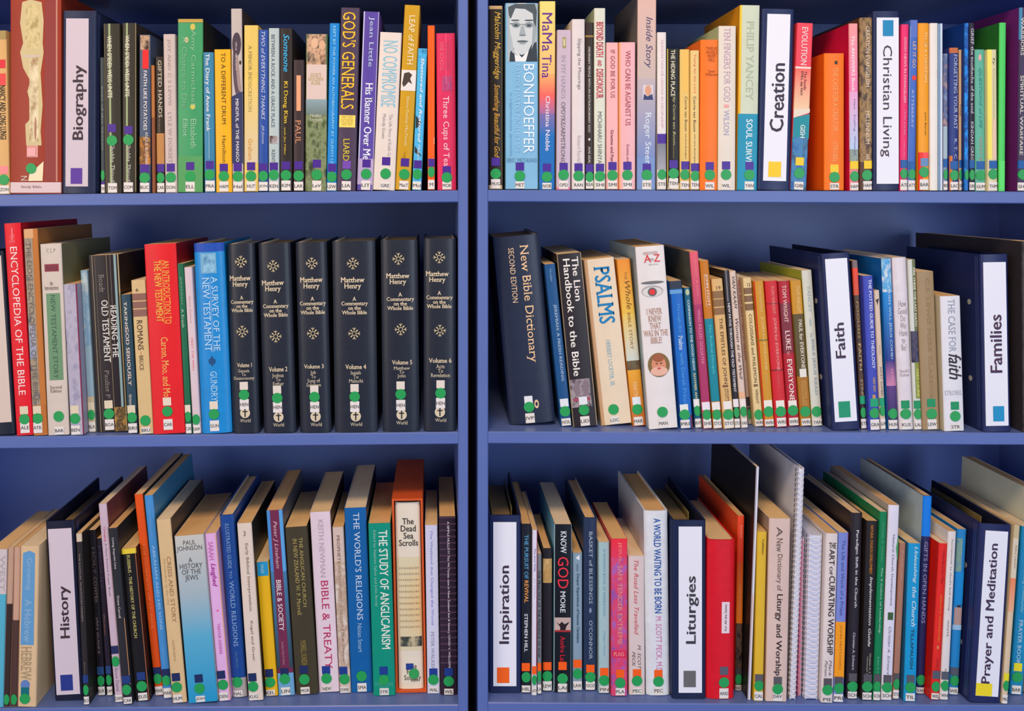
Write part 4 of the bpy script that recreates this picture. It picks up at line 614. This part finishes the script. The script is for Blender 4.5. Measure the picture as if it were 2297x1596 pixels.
        bk.location = root.location+Vector((t+.0012, .0035, t+.0004)); bk.rotation_euler = root.rotation_euler
        tag(bk, 'cream hardback of ancient scrolls standing inside the orange slipcase', 'book', SECN['BL'])
        w2, L2, d2 = w-2*t-.0024, L-2*t-.004, d-.01
        s2 = Spine(w2, L2, 'h'); s2.ys = [y*.6 for y in s2.ys]
        shell('cover', s2, w2, L2, d2, .002, mat('ece4d0', 'cover'), mat('ece4d0', 'cover'), bk)
        mesh('page_block', *boxvf(.0022, w2-.0022, .006, d2-.004, .003, L2-.003), [mat('e6d6b4', 'pages')], bk)
        def zz(v): return (1475-v)/(1475-335)*L2
        vs, fs = decal(s2, 0, w2, zz(1240), zz(668), .0002, 6); cols = []
        for x, y, z in vs:
            f = (zz(668)-z)/(zz(668)-zz(1240)); r = x/w2
            A = Vector(lin('ded6b4')[:3]); Bc = Vector(lin('e8c078')[:3]); q = max(0, math.sin(f*3.1))*.8*r
            cols.append(tuple(A.lerp(Bc, q))+(1,))
        mesh('printed_picture', vs, fs, [art_mat()], bk, None, cols)
        vs, fs = decal(s2, w2*.1, w2*.97, zz(1215), zz(1155), .0004); mesh('printed_picture', vs, fs, [noise_mat('303430', '585c50', 'c8bc98')], bk)
        text_part(s2, ('The/Dead/Sea/Scrolls', 'bh'), w2*.12, w2*.9, zz(430), zz(600), .0005, mat('443c34'), bk)
        text_part(s2, ('The/Folio/Society', 'h'), w2*.22, w2*.9, zz(1320), zz(1430), .0005, mat('443c34'), bk)
        for k in range(11):
            v = 735+k*36
            vs0, fs, _ = GLY[('a a n w u m a v w e', '')]
            mesh('script_line', [(w2*(.1+.8*x), s2.y(w2*(.1+.8*x))-.0009, zz(v)+(y-.5)*.0025) for x, y, l in vs0], fs, [mat('988c6c')], bk)
        xs = w2*.62; kk = b['k']
        vs, fs = decal(s2, xs-.010, xs-.0005, zz(1355), zz(1318), .0009); mesh('colour_sticker', vs, fs, [mat('2c4490', 'sticker')], bk)
        disc(s2, xs, zz(1380), .0066, .0012, mat('3aa058', 'sticker'), bk, 'green_dot_sticker')
        text_part(s2, ('VER', 'b'), xs-.004, xs+.005, zz(1410), zz(1428), .0012, mat('686058'), bk, 'call_letters')
        return root
    # ---- printed artwork and painted gloss streaks in one mesh, lettering as parts
    vs, fs, mi, cols, mats = [], [], [], [], [art_mat()]
    lay = top_off
    def addp(v, f, c, m=0):
        n = len(vs); vs.extend(v); fs.extend(tuple(q+n for q in p) for p in f); mi.extend([m]*len(f)); cols.extend(c if isinstance(c, list) else [lin(c)]*len(v))
    letters = []; cur = [None]
    def flush():
        nonlocal vs, fs, mi, cols, mats
        if vs: mesh({'O': 'gilt_ornament', 'X': 'gilt_emblem', 'B': 'print_or_gloss_band', 'G': 'print_or_gloss_band', 'P': 'printed_picture', 'R': 'ribbed_cover'}.get(cur[0], 'printed_motif'), vs, fs, mats, root, mi, cols)
        vs, fs, mi, cols, mats = [], [], [], [], [art_mat()]
    for c, t in b['items']:
        lay += .00003
        if c != 'T':
            if not (c in 'EY' and cur[0] in ('E', 'Y')): flush()
            cur[0] = c
        if c == 'B':
            v0, v1, x0, x1 = map(float, t[:4]); p = decal(sp, X(x0), X(x1), z_of(v1), min(L, z_of(v0)), lay); addp(p[0], p[1], t[4])  # on both spider-web spines the wide pale band is a painted gloss reflection
        elif c == 'G':
            v0, v1, x0, x1 = map(float, t[:4]); za, zb = z_of(v1), min(L, z_of(v0)); p = decal(sp, X(x0), X(x1), za, zb, lay, 8)
            A, Bq = Vector(lin(t[4])[:3]), Vector(lin(t[5])[:3])
            addp(p[0], p[1], [tuple(A.lerp(Bq, (zb-q[2])/max(1e-6, zb-za)))+(1,) for q in p[0]])
        elif c == 'P':
            v0, v1, x0, x1 = map(float, t[:4]); p = decal(sp, X(x0), X(x1), z_of(v1), min(L, z_of(v0)), lay)
            mm = noise_mat(t[4], t[5], t[6])
            if mm not in mats: mats.append(mm)
            addp(p[0], p[1], '808080', mats.index(mm))
        elif c == 'E':
            v, cx, rv, rx = map(float, t[:4]); n = 20; z = z_of(v); rz = rv/(g[5]-g[2])*L
            pts = [(min(w, max(0, cx*w+rx*w*math.cos(k*2*math.pi/n))), max(0, min(L, z+rz*math.sin(k*2*math.pi/n)))) for k in range(n)]
            addp([(x, sp.y(x)-lay, q) for x, q in pts], [tuple(range(n))], t[4])
        elif c == 'Y':
            pts = [tuple(map(float, q.split(','))) for q in t[1:]]
            addp([(X(x), -lay if not sp.curved else sp.y(X(x))-lay, max(0, min(L, z_of(v)))) for x, v in pts], [tuple(range(len(pts)))], t[0])
        elif c == 'R':
            v0, v1 = float(t[0]), float(t[1]); n = 24
            for k in range(n):
                z = z_of(v0+(v1-v0)*k/n); bxv, bxf = boxvf(0, w, -.0004, sp.y(0), z, z+.0022); addp(bxv, bxf, t[4])
            lay = .0009
        elif c == 'O':
            v, cx, r = map(float, t[:3]); z = z_of(v); x = cx*w; rm = r/b['s']*b['k']; gold = 'dccaa0'
            def q(ang, rad): xx = x+rad*rm*math.cos(ang); return (xx, sp.y(xx)-lay-.0004, z+rad*rm*math.sin(ang))
            for k in range(8):
                an = k*math.pi/4; big = k % 2 == 0; to = 1.0 if big else .84; wd = .13 if big else .19
                addp([q(an, .36), q(an+wd, .62), q(an, to), q(an-wd, .62)], [(0, 1, 2, 3)], gold)
                if big:
                    for sg in (-1, 1): addp([q(an+sg*.08, .66), q(an+sg*.3, .78), q(an+sg*.3, .92), q(an+sg*.16, .82)], [(0, 1, 2, 3)], gold)
                a1 = an+math.pi/4
                addp([q(an, .27), q(a1, .27), q(a1, .36), q(an, .36)], [(0, 1, 2, 3)], gold)
        elif c == 'X':
            v, cx, r = map(float, t[:3]); z = z_of(v); x = cx*w; rm = r/b['s']*b['k']
            pr = lambda dx, dz, o_: (x+dx*rm, sp.y(x+dx*rm)-lay-.0003-o_, z+dz*rm)
            addp([pr(math.cos(k*math.pi/10), math.sin(k*math.pi/10), 0) for k in range(20)], [tuple(range(20))], 'd8ccb0')
            for (x0, x1, z0, z1) in ((-.12, .12, -.75, .8), (-.5, .5, .2, .42)):
                addp([pr(x0, z0, .0003), pr(x1, z0, .0003), pr(x1, z1, .0003), pr(x0, z1, .0003)], [(0, 1, 2, 3)], '2c2a28')
        elif c == 'T': letters.append((t, lay))
    flush()
    for t, ly in letters:
        v0, v1, x0, x1 = map(float, t[:4]); txt = ' '.join(t[6:]); st = style(t[5], txt)
        text_part(sp, (txt, st), X(x0), X(x1), z_of(v0), z_of(v1), lay+.0001, mat(t[4]), root, 'lettering')
    # ---- library stickers
    st = b['stick']; lay += .0002
    if len(st) > 1 or (st and st[0] != '-'):
        k = b['k']; c = float(st[4]) if len(st) > 4 and st[4] != '-' else .5; sc_ = st[5] if len(st) > 5 else b['stc']
        hw = lambda px: min(px*k/2, w*.46)
        def cx_(h): return max(h+.0002, min(w-h-.0002, c*w))
        if st[1] != '-':
            h = hw(18.5); x = cx_(h); z = z_of(float(st[1])); v_, f_ = decal(sp, x-h, x+h, z-9*k, z+9*k, lay)
            mesh('colour_sticker', v_, f_, [mat(sc_, 'sticker')], root)
        if len(st) > 3 and st[3] != '-' and st[0] != '-':
            h = hw(20.5); x = cx_(h); z1 = z_of(float(st[3])); z0 = max(.0008, z1-24*k)
            v_, f_ = decal(sp, x-h, x+h, z0, z1, lay+.0001); lb = mesh('call_number_label', v_, f_, [mat('e8e4e0', 'sticker')], root)
            hh = min(h*.92, .0042*len(st[0])*.55)
            zm = z0+(z1-z0)*.5
            hl(sp, st[0], x-hh, x+hh, zm, k, lay, lb)
        if len(st) > 2 and st[2] != '-':
            r = min(11.8*k, w*.49); x = max(r, min(w-r, c*w)); disc(sp, x, z_of(float(st[2])), r, lay+.0003, mat('2c9e56' if sc_ != '406868' else '406858', 'sticker'), root, 'green_dot_sticker', 11.8*k)
    return root
def hl(sp, txt, xa, xb, zm, k, lay, parent):
    vs0, fs, _ = GLY[(txt, 'b')]
    mesh('call_letters', [(xa+x*(xb-xa), sp.y(xa+x*(xb-xa))-lay-.0003-l, zm+(y-.5)*7.5*k) for x, y, l in vs0], fs, [mat('5c5858')], parent)
def disc(sp, x, z, r, off, m, parent, name, rz=None):
    rz = rz or r; cols = sorted(set([x-r, x+r]+[x-r*math.cos(k*math.pi/10) for k in range(1, 10)]+[c for c in sp.cols if x-r < c < x+r]))
    vs = []; fs = []
    for c in cols:
        q = math.sqrt(max(0, 1-((c-x)/r)**2))*rz
        vs += [(c, sp.y(c)-off, z-q), (c, sp.y(c)-off, z+q)]
    for k in range(len(cols)-1): fs.append((2*k, 2*k+2, 2*k+3, 2*k+1))
    return mesh(name, vs, fs, [m], parent)
for i, b in enumerate(BOOKS): build(b, i)
